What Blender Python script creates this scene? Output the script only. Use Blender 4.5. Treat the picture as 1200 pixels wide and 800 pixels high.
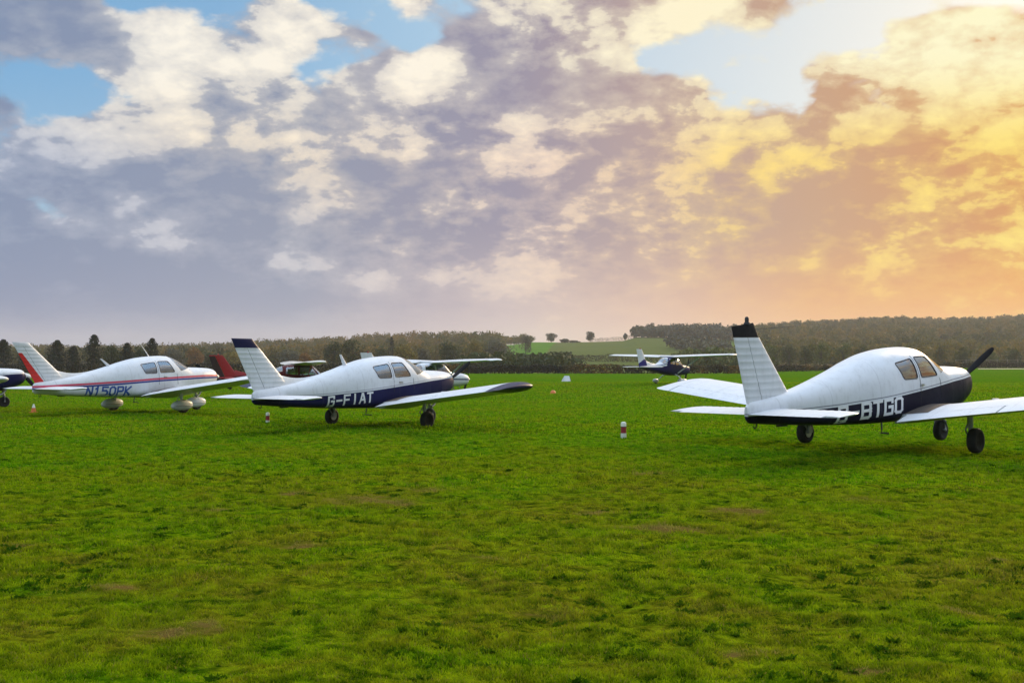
import bpy, bmesh, math, random
import numpy as np
from mathutils import Vector

# ------------------------------------------------------------------ clear
for o in list(bpy.data.objects):
    bpy.data.objects.remove(o, do_unlink=True)
SC = bpy.context.scene
COL = SC.collection
R = math.radians
F_PX, CAM_H, PITCH, HOR = 1305.0, 1.46, 1.243, 428.4      # focal length in px of a 1200 px wide frame

# ------------------------------------------------------------------ camera
cam_data = bpy.data.cameras.new('camera')
cam = bpy.data.objects.new('camera', cam_data)
COL.objects.link(cam)
cam.location = (0, 0, CAM_H)
cam.rotation_euler = (R(90 + PITCH), 0, 0)
cam_data.sensor_fit = 'HORIZONTAL'
cam_data.sensor_width = 36.0
cam_data.lens = 36.0 * F_PX / 1200.0
cam_data.clip_start = 0.1
cam_data.clip_end = 30000
SC.camera = cam

# ------------------------------------------------------------------ view
SC.render.engine = 'CYCLES'
SC.view_settings.view_transform = 'Standard'
SC.view_settings.look = 'None'
SC.view_settings.gamma = 1.0
SC.view_settings.use_curve_mapping = False
SC.view_settings.exposure = 0.0
SC.cycles.transparent_max_bounces = 12
SC.cycles.volume_bounces = 1

SUN_AZ, SUN_EL = 33.0, 19.0          # azimuth to the right of the view axis, elevation (degrees)

def lin(r, g, b):
    f = lambda c: c / 12.92 if c <= 0.04045 else ((c + 0.055) / 1.055) ** 2.4
    return (f(r / 255), f(g / 255), f(b / 255), 1.0)

# ------------------------------------------------------------------ node helpers
class NT:
    def __init__(s, tree):
        s.t = tree; s.n = tree.nodes; s.l = tree.links
    def node(s, kind, **kw):
        nd = s.n.new(kind)
        for k, v in kw.items():
            setattr(nd, k, v)
        return nd
    def put(s, sock, v):
        if isinstance(v, bpy.types.NodeSocket):
            s.l.new(v, sock)
        elif v is not None:
            try: sock.default_value = v
            except Exception: sock.default_value = tuple(v)[:3]
    def math(s, op, a, b=None, c=None, clamp=False):
        nd = s.n.new('ShaderNodeMath'); nd.operation = op; nd.use_clamp = clamp
        for i, v in enumerate((a, b, c)):
            if v is not None: s.put(nd.inputs[i], v)
        return nd.outputs[0]
    def vmath(s, op, a, b=None):
        nd = s.n.new('ShaderNodeVectorMath'); nd.operation = op
        s.put(nd.inputs[0], a)
        if b is not None: s.put(nd.inputs[1], b)
        return nd.outputs[0]
    def mix(s, f, a, b, mode='MIX'):
        nd = s.n.new('ShaderNodeMix'); nd.data_type = 'RGBA'; nd.blend_type = mode
        s.put(nd.inputs['Factor'], f)
        s.put([i for i in nd.inputs if i.identifier == 'A_Color'][0], a)
        s.put([i for i in nd.inputs if i.identifier == 'B_Color'][0], b)
        return [o for o in nd.outputs if o.identifier == 'Result_Color'][0]
    def ramp(s, f, stops, interp='LINEAR'):
        nd = s.n.new('ShaderNodeValToRGB'); cr = nd.color_ramp; cr.interpolation = interp
        while len(cr.elements) > 1: cr.elements.remove(cr.elements[-1])
        for i, (p, c) in enumerate(stops):
            e = cr.elements[0] if i == 0 else cr.elements.new(p)
            e.position = p
            e.color = c if len(c) == 4 else tuple(c) + (1,)
        s.put(nd.inputs[0], f)
        return nd.outputs[0]
    def noise(s, vec, scale, detail=4, rough=0.55, dist=0.0, out=0, lac=2.0):
        nd = s.n.new('ShaderNodeTexNoise'); nd.noise_dimensions = '3D'
        s.put(nd.inputs['Vector'], vec)
        nd.inputs['Scale'].default_value = scale; nd.inputs['Detail'].default_value = detail
        nd.inputs['Roughness'].default_value = rough; nd.inputs['Distortion'].default_value = dist
        nd.inputs['Lacunarity'].default_value = lac
        return nd.outputs[out]
    def maprange(s, v, a, b, c=0.0, d=1.0, smooth=False):
        nd = s.n.new('ShaderNodeMapRange'); nd.clamp = True
        if smooth: nd.interpolation_type = 'SMOOTHSTEP'
        for i, x in enumerate((v, a, b, c, d)): s.put(nd.inputs[i], x)
        return nd.outputs[0]
    def comb(s, x, y, z):
        nd = s.n.new('ShaderNodeCombineXYZ')
        for i, v in enumerate((x, y, z)): s.put(nd.inputs[i], v)
        return nd.outputs[0]
    def sep(s, v):
        nd = s.n.new('ShaderNodeSeparateXYZ'); s.put(nd.inputs[0], v)
        return nd.outputs

# ------------------------------------------------------------------ world: evening sky with broken cloud
# coarse maps of how much cloud there is and how much of it the low sun reaches,
# by azimuth (25 columns over the frame's width) and elevation (rows from the top of the frame to the horizon)
COVER = [  # 0 clear sky, 9 solid cloud         every 40 px of the 1200 px frame
    "8884011582137569998997865111223",
    "6899995697731789997885541216999",
    "3249999993489999999322337789999",
    "7426599899999999999999439969999",
    "6899989899999999999999989999999",
    "6899989999999999999999999999999",
    "8568699999999999999999999999999",
    "9989889999999999999999999999999",
    "9999999999999999999999999999999",
    "9999999999999999999999999999999",
    "9999999999999999999999999999999"]
LIT = [    # 0 shaded cloud, 9 sunlit cloud
    "1113522578889469885577899999999",
    "2212898898146148899999999999999",
    "2544799998719713423888889999999",
    "1979892743345441223358988984957",
    "6488777667678878688889869952899",
    "6333241246222258989899498887688",
    "3742633224542563444465422349685",
    "3344783244343445665685442995888",
    "1111111586587858744444454855566",
    "2232221111222234444444444455567",
    "4444444444444445555555555566666"]
W = bpy.data.worlds.new('World'); SC.world = W
W.use_nodes = True
n = NT(W.node_tree)
for nd in list(n.n): n.n.remove(nd)
tc = n.node('ShaderNodeTexCoord')
d = tc.outputs['Generated']
dx, dy, dz = n.sep(d)
az = n.math('ARCTAN2', dx, dy)
el = n.math('ARCSINE', dz)
# cloud noise on a curved layer: flattened towards the horizon
den = n.math('ADD', n.math('MAXIMUM', dz, 0.0), 0.46)
lay = n.comb(n.math('DIVIDE', dx, den), n.math('DIVIDE', dy, den), n.math('MULTIPLY', dz, 1.3))
big = n.noise(lay, 2.4, 3, 0.5, 0.3)
# domain warp
wv = n.noise(lay, 5.0, 5, 0.56, 0.2, out=1)
wx, wy, wz = n.sep(wv)
AZ0, ELT = 600.0 / F_PX, HOR / F_PX
dyc = n.math('MAXIMUM', dy, 0.15)
taz, tel = n.math('DIVIDE', dx, dyc), n.math('DIVIDE', dz, dyc)
u = n.math('ADD', taz, n.math('MULTIPLY', n.math('SUBTRACT', wx, 0.5), 0.13))
v = n.math('ADD', tel, n.math('MULTIPLY', n.math('SUBTRACT', wy, 0.5), 0.07))
un = n.math('DIVIDE', n.math('ADD', u, AZ0), 2 * AZ0)
uc = n.math('DIVIDE', n.math('ADD', taz, AZ0), 2 * AZ0)
NR = len(COVER)
row_h = 40.0 / F_PX
rowpos = n.math('DIVIDE', n.math('SUBTRACT', ELT, v), row_h)      # 0 at the top of the frame
rowpos = n.math('MINIMUM', n.math('MAXIMUM', rowpos, 0.0), NR - 1.0)
acc = None
for i in range(NR):
    st = [(k / 30.0, (int(COVER[i][k]) / 9.0, int(LIT[i][k]) / 9.0, 0, 1)) for k in range(31)]
    c = n.ramp(un, st)
    w = n.math('MAXIMUM', n.math('SUBTRACT', 1.0, n.math('ABSOLUTE', n.math('SUBTRACT', rowpos, float(i)))), 0.0)
    sc = n.vmath('SCALE', c); sc.node.inputs['Scale'].default_value = 1; n.l.new(w, sc.node.inputs['Scale'])
    acc = sc if acc is None else n.vmath('ADD', acc, sc)
cov0, lit0, _ = n.sep(acc)
# away from the mapped part of the sky: plain broken cloud
inside = n.math('MULTIPLY', n.maprange(n.math('ABSOLUTE', az), 0.50, 0.72, 1, 0, True), n.maprange(el, 0.36, 0.52, 1, 0, True))
fine = n.noise(lay, 9.0, 8, 0.64, 0.10)
fine2 = n.noise(n.vmath('ADD', lay, (-0.022, 0.0, 0.03)), 9.0, 3, 0.60, 0.10)
mid = n.noise(lay, 5.2, 6, 0.62, 0.3)
cov0 = n.math('ADD', n.math('MULTIPLY', cov0, inside), n.math('MULTIPLY', n.math('SUBTRACT', 1.0, inside), n.maprange(big, 0.35, 0.6, 0.2, 0.9)))
lit0 = n.math('ADD', n.math('MULTIPLY', lit0, inside), n.math('MULTIPLY', n.math('SUBTRACT', 1.0, inside), n.maprange(mid, 0.3, 0.7, 0.3, 0.9)))
lowfade = n.maprange(el, 0.03, 0.11, 0.25, 1.0)
# rounded heaps: two sizes of cell, bent by the finer noise
wp = n.vmath('ADD', lay, n.vmath('MULTIPLY', n.vmath('SUBTRACT', wv, (0.5, 0.5, 0.5)), (0.10, 0.10, 0.10)))
def puff(scale, sm):
    nd = n.node('ShaderNodeTexVoronoi'); nd.feature = 'F1'
    n.l.new(wp, nd.inputs['Vector']); nd.inputs['Scale'].default_value = scale
    return n.math('SUBTRACT', 0.42, nd.outputs['Distance'])
heap = n.math('ADD', n.math('MULTIPLY', puff(14.0, 0.35), 0.62), n.math('MULTIPLY', puff(34.0, 0.3), 0.40))
grad = n.math('MULTIPLY', n.math('SUBTRACT', fine, fine2), 1.5)
det = n.math('ADD', n.math('MULTIPLY', n.math('SUBTRACT', mid, 0.5), 0.80), n.math('MULTIPLY', n.math('SUBTRACT', fine, 0.5), 0.62))
det = n.math('ADD', det, n.math('ADD', grad, n.math('MULTIPLY', heap, 0.55)))
cv = n.math('ADD', cov0, n.math('ADD', n.math('MULTIPLY', n.math('SUBTRACT', fine, 0.5), 0.8), n.math('MULTIPLY', heap, 0.45)))
cover = n.maprange(cv, 0.36, 0.64, 0, 1, True)
lv = n.math('ADD', n.math('SUBTRACT', lit0, n.math('ADD', n.maprange(uc, 0.45, 0.75, 0.0, 0.06), n.maprange(el, 0.16, 0.25, 0.12, 0.0))), n.math('MULTIPLY', n.math('MULTIPLY', det, n.math('MULTIPLY', n.maprange(lit0, 0.15, 0.75, 0.55, 1.45), n.maprange(uc, 0.1, 0.6, 0.85, 1.25))), lowfade))
# soft body shading plus the crisp rims where one heap stands in front of another
lit = n.math('ADD', n.math('MULTIPLY', n.maprange(lv, 0.06, 1.16, 0, 1), 0.77), n.math('MULTIPLY', n.maprange(lv, 0.43, 0.63, 0, 1, True), 0.23))
# colours over azimuth
P = lambda x: x / 1200.0
shade_hi = n.ramp(uc, [(P(0), lin(124, 142, 174)), (P(350), lin(138, 148, 172)), (P(600), lin(150, 144, 164)), (P(760), lin(182, 158, 155)), (P(950), lin(200, 160, 130)), (P(1200), lin(218, 150, 82))])
shade_lo = n.ramp(uc, [(P(0), lin(114, 134, 172)), (P(350), lin(136, 148, 176)), (P(600), lin(200, 180, 184)), (P(780), lin(226, 184, 160)), (P(950), lin(242, 174, 100)), (P(1200), lin(248, 166, 52))])
lit_c = n.ramp(uc, [(P(0), lin(240, 238, 232)), (P(250), lin(254, 238, 212)), (P(500), lin(252, 234, 210)), (P(640), lin(250, 224, 200)), (P(760), lin(254, 222, 170)), (P(860), lin(255, 222, 128)), (P(1000), lin(255, 222, 120)), (P(1200), lin(255, 226, 112))])
lit_lo = n.ramp(uc, [(P(0), lin(202, 208, 222)), (P(350), lin(218, 215, 218)), (P(600), lin(232, 210, 196)), (P(780), lin(242, 202, 160)), (P(950), lin(255, 198, 104)), (P(1200), lin(255, 204, 78))])
lit_top = n.ramp(uc, [(P(0), lin(250, 246, 236)), (P(500), lin(255, 246, 228)), (P(800), lin(255, 244, 208)), (P(1200), lin(255, 250, 205))])
clear_c = n.ramp(uc, [(P(0), lin(112, 178, 228)), (P(250), lin(122, 180, 226)), (P(500), lin(165, 206, 236)), (P(720), lin(198, 220, 236)), (P(950), lin(224, 230, 230)), (P(1200), lin(240, 236, 222))])
hi = n.maprange(el, 0.02, 0.13, 0, 1, True)
top = n.maprange(el, 0.17, 0.265, 0, 1, True)
shade = n.mix(hi, shade_lo, shade_hi)
hil = n.maprange(el, n.maprange(uc, 0.0, 0.6, 0.16, 0.02), n.maprange(uc, 0.0, 0.6, 0.27, 0.11), 0, 1, True)
litc = n.mix(top, n.mix(hil, lit_lo, lit_c), lit_top)
clear = n.mix(n.maprange(el, 0.10, 0.25, 0.45, 0.0), clear_c, lin(205, 226, 232))
sky = n.node('ShaderNodeTexSky'); sky.sky_type = 'NISHITA'; sky.sun_disc = False
sky.sun_elevation = R(SUN_EL); sky.sun_rotation = R(SUN_AZ); sky.altitude = 100
nish = n.mix(1.0, sky.outputs[0], (0.085, 0.085, 0.085, 1), 'MULTIPLY')
clear = n.mix(0.25, clear, nish)
cloud = n.mix(lit, shade, litc)
view = n.mix(cover, clear, cloud)
# unseen sky above and behind: cool cloud, brightness made up to light aircraft and grass
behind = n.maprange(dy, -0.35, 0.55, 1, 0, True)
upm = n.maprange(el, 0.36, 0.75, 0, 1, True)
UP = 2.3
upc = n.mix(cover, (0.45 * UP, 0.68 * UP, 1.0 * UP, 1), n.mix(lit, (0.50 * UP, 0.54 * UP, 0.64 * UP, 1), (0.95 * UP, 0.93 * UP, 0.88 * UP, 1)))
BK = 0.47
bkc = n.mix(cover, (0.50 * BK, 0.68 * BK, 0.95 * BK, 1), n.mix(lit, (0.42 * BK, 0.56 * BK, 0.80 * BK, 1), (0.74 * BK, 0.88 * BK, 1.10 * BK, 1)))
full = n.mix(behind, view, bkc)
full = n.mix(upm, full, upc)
full = n.mix(n.maprange(el, -0.02, 0.0, 1, 0), full, (0.10, 0.13, 0.05, 1))
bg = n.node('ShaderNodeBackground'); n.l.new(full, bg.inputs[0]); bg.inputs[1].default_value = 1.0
W.cycles.sampling_method = 'MANUAL'; W.cycles.sample_map_resolution = 512
wo = n.node('ShaderNodeOutputWorld'); n.l.new(bg.outputs[0], wo.inputs[0])

# ------------------------------------------------------------------ sun (veiled, low, from the right ahead)
sd = bpy.data.lights.new('sun', 'SUN'); so = bpy.data.objects.new('sun', sd); COL.objects.link(so)
sd.energy = 3.8; sd.angle = R(10); sd.color = (1.0, 0.72, 0.42)
sv = Vector((math.sin(R(SUN_AZ)) * math.cos(R(SUN_EL)), math.cos(R(SUN_AZ)) * math.cos(R(SUN_EL)), math.sin(R(SUN_EL))))
so.rotation_euler = sv.to_track_quat('Z', 'Y').to_euler()
so.location = sv * 100

# ------------------------------------------------------------------ materials
MATS = {}
def newmat(name):
    m = bpy.data.materials.new(name); m.use_nodes = True
    t = NT(m.node_tree)
    b = m.node_tree.nodes['Principled BSDF']
    return m, t, b
def plain(name, col, rough=0.5, metal=0.0, spec=0.5, dirt=0.12, scale=14.0, coat=0.0):
    if name in MATS: return MATS[name]
    m, t, b = newmat(name)
    tc = t.node('ShaderNodeTexCoord')
    ns = t.noise(tc.outputs['Object'], scale, 5, 0.6)
    f = t.maprange(ns, 0.35, 0.75, 0, dirt)
    c = t.mix(f, tuple(col) + (1,), tuple(x * 0.45 for x in col) + (1,))
    t.l.new(c, b.inputs['Base Color'])
    t.l.new(t.maprange(ns, 0.3, 0.7, max(rough - 0.07, 0.02), min(rough + 0.12, 1)), b.inputs['Roughness'])
    b.inputs['Metallic'].default_value = metal
    b.inputs['Specular IOR Level'].default_value = spec
    b.inputs['Coat Weight'].default_value = coat
    MATS[name] = m
    return m
def glass(name='glass', tint=(0.66, 0.78, 0.90)):
    if name in MATS: return MATS[name]
    m, t, b = newmat(name)
    t.n.remove(b)
    out = [x for x in t.n if x.type == 'OUTPUT_MATERIAL'][0]
    tr = t.node('ShaderNodeBsdfTransparent'); tr.inputs[0].default_value = tint + (1,)
    gl = t.node('ShaderNodeBsdfGlossy'); gl.inputs['Roughness'].default_value = 0.03
    fr = t.node('ShaderNodeFresnel'); fr.inputs[0].default_value = 1.5
    f = t.math('ADD', t.math('MULTIPLY', fr.outputs[0], 1.6, clamp=True), 0.17)
    mx = t.node('ShaderNodeMixShader')
    t.l.new(f, mx.inputs[0]); t.l.new(tr.outputs[0], mx.inputs[1]); t.l.new(gl.outputs[0], mx.inputs[2])
    t.l.new(mx.outputs[0], out.inputs[0])
    MATS[name] = m
    return m

WHITE = (0.61, 0.635, 0.66); NAVY = (0.012, 0.014, 0.055)
def curve_node(t, xsock, pts, x0=-5.0, x1=4.0, zmax=4.0):
    """height of a painted line as a function of the body's own length axis"""
    f = t.math('DIVIDE', t.math('SUBTRACT', xsock, x0), x1 - x0)
    st = sorted([((x - x0) / (x1 - x0), (z / zmax,) * 3 + (1,)) for x, z in pts])
    r = t.ramp(f, st)
    return t.math('MULTIPLY', t.sep(r)[0], zmax)
def livery(name, base, bands, rough=0.34, coat=0.0, seam='x', tip=None):
    """paint with bands: (colour, lower line or None, upper line); lines are lists of (x, z) in body axes"""
    m, t, b = newmat(name)
    tc = t.node('ShaderNodeTexCoord')
    x, y, z = t.sep(tc.outputs['Object'])
    ns = t.noise(tc.outputs['Object'], 6.0, 6, 0.62)
    base4 = tuple(base) + (1,)
    c = base4
    for colr, lo, hi in bands:
        f = t.math('LESS_THAN', z, curve_node(t, x, hi))
        if lo is not None:
            f = t.math('MULTIPLY', f, t.math('GREATER_THAN', z, curve_node(t, x, lo)))
        c = t.mix(f, c, tuple(colr) + (1,))
    if tip:                                              # contrasting outer end of a wing
        c = t.mix(t.math('GREATER_THAN', t.math('ADD', t.math('ABSOLUTE', y), t.math('MULTIPLY', x, 0.35)), tip[0]), c, tuple(tip[1]) + (1,))
    ax, pitch = {'x': (x, 1.18), 'y': (y, 0.64), 'z': (z, 0.3)}[seam]
    fr = t.math('FRACT', t.math('ADD', t.math('DIVIDE', ax, pitch), 20.37))
    line = t.math('LESS_THAN', t.math('ABSOLUTE', t.math('SUBTRACT', fr, 0.5)), 0.006 / pitch)
    c = t.mix(t.math('MULTIPLY', line, 0.24), c, (0.10, 0.10, 0.11, 1))
    st = t.noise(t.vmath('MULTIPLY', tc.outputs['Object'], (22.0, 22.0, 1.2)), 1.0, 3, 0.6)
    dirt = t.math('MULTIPLY', t.maprange(ns, 0.42, 0.8, 0, 1), t.maprange(st, 0.4, 0.75, 0.06, 0.45))
    dirt = t.math('MULTIPLY', dirt, t.maprange(t.sep(c)[0], 0.03, 0.4, 0.10, 1.0))
    c = t.mix(dirt, c, (0.16, 0.15, 0.13, 1))
    t.l.new(c, b.inputs['Base Color'])
    t.l.new(t.maprange(ns, 0.3, 0.75, rough - 0.05, rough + 0.18), b.inputs['Roughness'])
    b.inputs['Coat Weight'].default_value = coat; b.inputs['Coat Roughness'].default_value = 0.12; t.l.new(t.maprange(t.sep(c)[0], 0.03, 0.4, 0.06, 0.42), b.inputs['Specular IOR Level'])
    bp = t.node('ShaderNodeBump'); bp.inputs['Strength'].default_value = 0.06; bp.inputs['Distance'].default_value = 0.02
    t.l.new(t.noise(tc.outputs['Object'], 3.5, 2, 0.5), bp.inputs['Height']); t.l.new(bp.outputs[0], b.inputs['Normal'])
    return m

M_WHITE = livery('white_paint', WHITE, [], seam='y')
M_NAVY = plain('navy_paint', NAVY, 0.4, dirt=0.2, spec=0.12)
M_WINGTIP = livery('white_wing_navy_end', WHITE, [], seam='y', tip=(4.02, NAVY))
M_RUBBER = plain('rubber', (0.016, 0.016, 0.017), 0.75)
M_METAL = plain('bare_metal', (0.42, 0.42, 0.43), 0.35, 0.9)
M_OLEO = plain('grey_painted_steel', (0.36, 0.37, 0.38), 0.45, 0.2)
M_DARK = plain('dark_trim', (0.022, 0.022, 0.026), 0.55)
M_BLACK = plain('black_paint', (0.006, 0.006, 0.008), 0.6, spec=0.2)
M_SEAT = plain('seat_cloth', (0.022, 0.035, 0.075), 0.8)
M_LINER = plain('cabin_lining', (0.045, 0.06, 0.095), 0.8)
M_WALK = plain('wing_walk_grit', (0.055, 0.042, 0.034), 0.9, dirt=0.4, scale=60)
M_REDPT = plain('red_paint', (0.28, 0.012, 0.016), 0.3, coat=0.4)
M_REDSTRIPE = plain('red_stripe', (0.62, 0.02, 0.02), 0.35)
M_BLUETX = plain('blue_lettering', (0.02, 0.07, 0.30), 0.4)
M_WHITETX = plain('white_lettering', (0.72, 0.73, 0.74), 0.45)
M_GLASS = glass()
M_LAMP = plain('red_lens', (0.30, 0.02, 0.02), 0.2)

# ------------------------------------------------------------------ mesh helpers
def link(name, me, parent=None, mat=None, smooth=30, recalc=True):
    ob = bpy.data.objects.new(name, me)
    COL.objects.link(ob)
    if parent is not None: ob.parent = parent
    if mat is not None:
        for m in (mat if isinstance(mat, (list, tuple)) else [mat]): me.materials.append(m)
    if recalc:
        bm = bmesh.new(); bm.from_mesh(me)
        bmesh.ops.recalc_face_normals(bm, faces=bm.faces)
        bm.to_mesh(me); bm.free()
    if smooth is not None:
        me.polygons.foreach_set('use_smooth', [True] * len(me.polygons))
        me.set_sharp_from_angle(angle=R(smooth))
    return ob
def tag(o, label=None, cat=None, group=None, kind=None):
    if label: o['label'] = label
    if cat: o['category'] = cat
    if group: o['group'] = group
    if kind: o['kind'] = kind
    return o
def empty(name, loc, rz=0):
    o = bpy.data.objects.new(name, None); COL.objects.link(o)
    o.location = loc; o.rotation_euler = (0, 0, rz); o.empty_display_size = 0.3
    return o

class MB:
    """collects shapes into one mesh"""
    def __init__(s): s.v = []; s.f = []
    def add(s, v, f):
        o = len(s.v); s.v += [tuple(map(float, p)) for p in v]; s.f += [tuple(i + o for i in q) for q in f]
        return s
    def loft(s, rings, cap=True, closed=True):
        nn = len(rings[0]); v = [p for r in rings for p in r]; f = []
        for i in range(len(rings) - 1):
            for j in range(nn if closed else nn - 1):
                k = (j + 1) % nn
                f.append((i * nn + j, i * nn + k, (i + 1) * nn + k, (i + 1) * nn + j))
        if cap:
            f.append(tuple(range(nn))[::-1]); f.append(tuple((len(rings) - 1) * nn + j for j in range(nn)))
        return s.add(v, f)
    def box(s, c, d, taper=1.0):
        x, y, z = c; a, b, h = d[0] / 2, d[1] / 2, d[2] / 2
        v = [(x + i * a * (taper if k > 0 else 1), y + j * b * (taper if k > 0 else 1), z + k * h) for k in (-1, 1) for i, j in ((-1, -1), (1, -1), (1, 1), (-1, 1))]
        return s.add(v, [(3, 2, 1, 0), (4, 5, 6, 7), (0, 1, 5, 4), (1, 2, 6, 5), (2, 3, 7, 6), (3, 0, 4, 7)])
    def tube(s, pts, rads, nn=10, flat=1.0):
        pts = [Vector(p) for p in pts]
        if not isinstance(rads, (list, tuple)): rads = [rads] * len(pts)
        rings = []
        for i, p in enumerate(pts):
            d = (pts[min(i + 1, len(pts) - 1)] - pts[max(i - 1, 0)]).normalized()
            a = d.cross(Vector((0, 0, 1)))
            if a.length < 0.05: a = d.cross(Vector((0, 1, 0)))
            a.normalize(); b = d.cross(a).normalized()
            rings.append([p + (a * math.cos(t) * flat + b * math.sin(t)) * rads[i] for t in [2 * math.pi * k / nn for k in range(nn)]])
        return s.loft(rings)
    def lathe(s, prof, c, axis, nn=20):
        """profile (radius, offset along axis)"""
        ax = Vector(axis).normalized(); a = ax.orthogonal().normalized(); b = ax.cross(a)
        c = Vector(c)
        rings = [[c + ax * h + (a * math.cos(t) + b * math.sin(t)) * max(r, 1e-4) for t in [2 * math.pi * k / nn for k in range(nn)]] for r, h in prof]
        return s.loft(rings)
    def build(s, name, mat=None, parent=None, smooth=30, recalc=True):
        me = bpy.data.meshes.new(name); me.from_pydata(s.v, [], s.f)
        return link(name, me, parent, mat, smooth, recalc)

def pchip(xs, ys):
    xs = np.array(xs, float); ys = np.array(ys, float)
    h = np.diff(xs); dl = np.diff(ys) / h
    m = np.zeros_like(xs); m[0] = dl[0]; m[-1] = dl[-1]
    for i in range(1, len(xs) - 1):
        if dl[i - 1] * dl[i] > 0:
            w1 = 2 * h[i] + h[i - 1]; w2 = h[i] + 2 * h[i - 1]
            m[i] = (w1 + w2) / (w1 / dl[i - 1] + w2 / dl[i])
    def f(x):
        x = np.clip(np.asarray(x, float), xs[0], xs[-1])
        i = np.clip(np.searchsorted(xs, x, side='right') - 1, 0, len(xs) - 2)
        t = (x - xs[i]) / h[i]
        return ((2*t**3 - 3*t**2 + 1) * ys[i] + (t**3 - 2*t**2 + t) * h[i] * m[i] + (-2*t**3 + 3*t**2) * ys[i + 1] + (t**3 - t**2) * h[i] * m[i + 1])
    return f

class Body:
    """a fuselage as a family of super-ellipse sections along the aft axis"""
    def __init__(s, st, W):
        a = np.array(st, float); s.W = W; s.x0 = a[0, 0]; s.x1 = a[-1, 0]
        s.zt, s.zb, s.zm, s.hw, s.nu, s.nl = [pchip(a[:, 0], a[:, k]) for k in range(1, 7)]
    def ring(s, xa, n=56, inset=0.0):
        zt, zb, zm, hw, nu, nl = [float(g(xa)) for g in (s.zt, s.zb, s.zm, s.hw, s.nu, s.nl)]
        zt -= inset; zb += inset; hw -= inset
        out = []
        for k in range(n):
            t = 2 * math.pi * k / n; c, q = math.cos(t), math.sin(t); e = nu if q >= 0 else nl
            y = hw * math.copysign(abs(c) ** (2 / e), c)
            z = zm + ((zt - zm) if q >= 0 else (zm - zb)) * math.copysign(abs(q) ** (2 / e), q)
            out.append((s.W - xa, y, z))
        return out
    def side(s, xa, z):
        zt, zb, zm, hw, nu, nl = [float(g(xa)) for g in (s.zt, s.zb, s.zm, s.hw, s.nu, s.nl)]
        q = (z - zm) / (zt - zm) if z >= zm else (zm - z) / (zm - zb); e = nu if z >= zm else nl
        return hw * max(1 - min(q, 1) ** e, 0) ** (1 / e)
    def mesh(s, a, b, step, n=56, inset=0.0, cap=False):
        k = max(int((b - a) / step), 2)
        return MB().loft([s.ring(x, n, inset) for x in np.linspace(a, b, k + 1)], cap=cap)

def rounded(poly, r):
    out = []; m = len(poly)
    for i in range(m):
        p0, p, p1 = [np.array(poly[j % m], float) for j in (i - 1, i, i + 1)]
        a = (p0 - p) / np.linalg.norm(p0 - p); b = (p1 - p) / np.linalg.norm(p1 - p)
        A, B = p + a * r, p + b * r
        for t in (0, 0.33, 0.67, 1):
            out.append(tuple((1 - t) ** 2 * A + 2 * t * (1 - t) * p + t * t * B))
    return out

def cut_windows(ob, polys, extra=()):
    """cut convex openings (side-view polygons in body x, z) through the skin; returns each opening's own faces"""
    bm = bmesh.new(); bm.from_mesh(ob.data)
    panes = []
    for poly, sy in polys:
        P = [np.array(p, float) for p in poly]
        c = sum(P) / len(P)
        lo = np.min(P, 0) - 0.12; hi = np.max(P, 0) + 0.12
        for i in range(len(P)):
            a, b = P[i], P[(i + 1) % len(P)]
            if np.linalg.norm(b - a) < 1e-5: continue
            nrm = np.array([-(b - a)[1], (b - a)[0]]); nrm /= np.linalg.norm(nrm)
            fs = [f for f in bm.faces if lo[0] < f.calc_center_median().x < hi[0] and lo[1] < f.calc_center_median().z < hi[1]]
            g = set(fs)
            for f in fs: g.update(f.edges); g.update(f.verts)
            bmesh.ops.bisect_plane(bm, geom=list(g), dist=1e-5, plane_co=(a[0], 0, a[1]), plane_no=(nrm[0], 0, nrm[1]))
        ins = []
        for f in bm.faces:
            q = f.calc_center_median(); q2 = np.array([q.x, q.z])
            if not (lo[0] < q.x < hi[0] and lo[1] < q.z < hi[1]): continue
            ok = True
            for i in range(len(P)):
                a, b = P[i], P[(i + 1) % len(P)]; e = b - a
                if (e[0] * (q2 - a)[1] - e[1] * (q2 - a)[0]) * (e[0] * (c - a)[1] - e[1] * (c - a)[0]) < 0: ok = False; break
            if ok and (sy == 0 or q.y * sy > 0): ins.append(f)
        vs, fs, idx = [], [], {}
        for f in ins:
            t = []
            for vv in f.verts:
                if vv.index < 0 or vv not in idx: idx[vv] = len(vs); vs.append(tuple(vv.co))
                t.append(idx[vv])
            fs.append(tuple(t))
        panes.append((vs, fs))
        bmesh.ops.delete(bm, geom=ins, context='FACES')
    bm.to_mesh(ob.data); bm.free()
    ob.data.polygons.foreach_set('use_smooth', [True] * len(ob.data.polygons))
    ob.data.set_sharp_from_angle(angle=R(35))
    return panes

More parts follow.
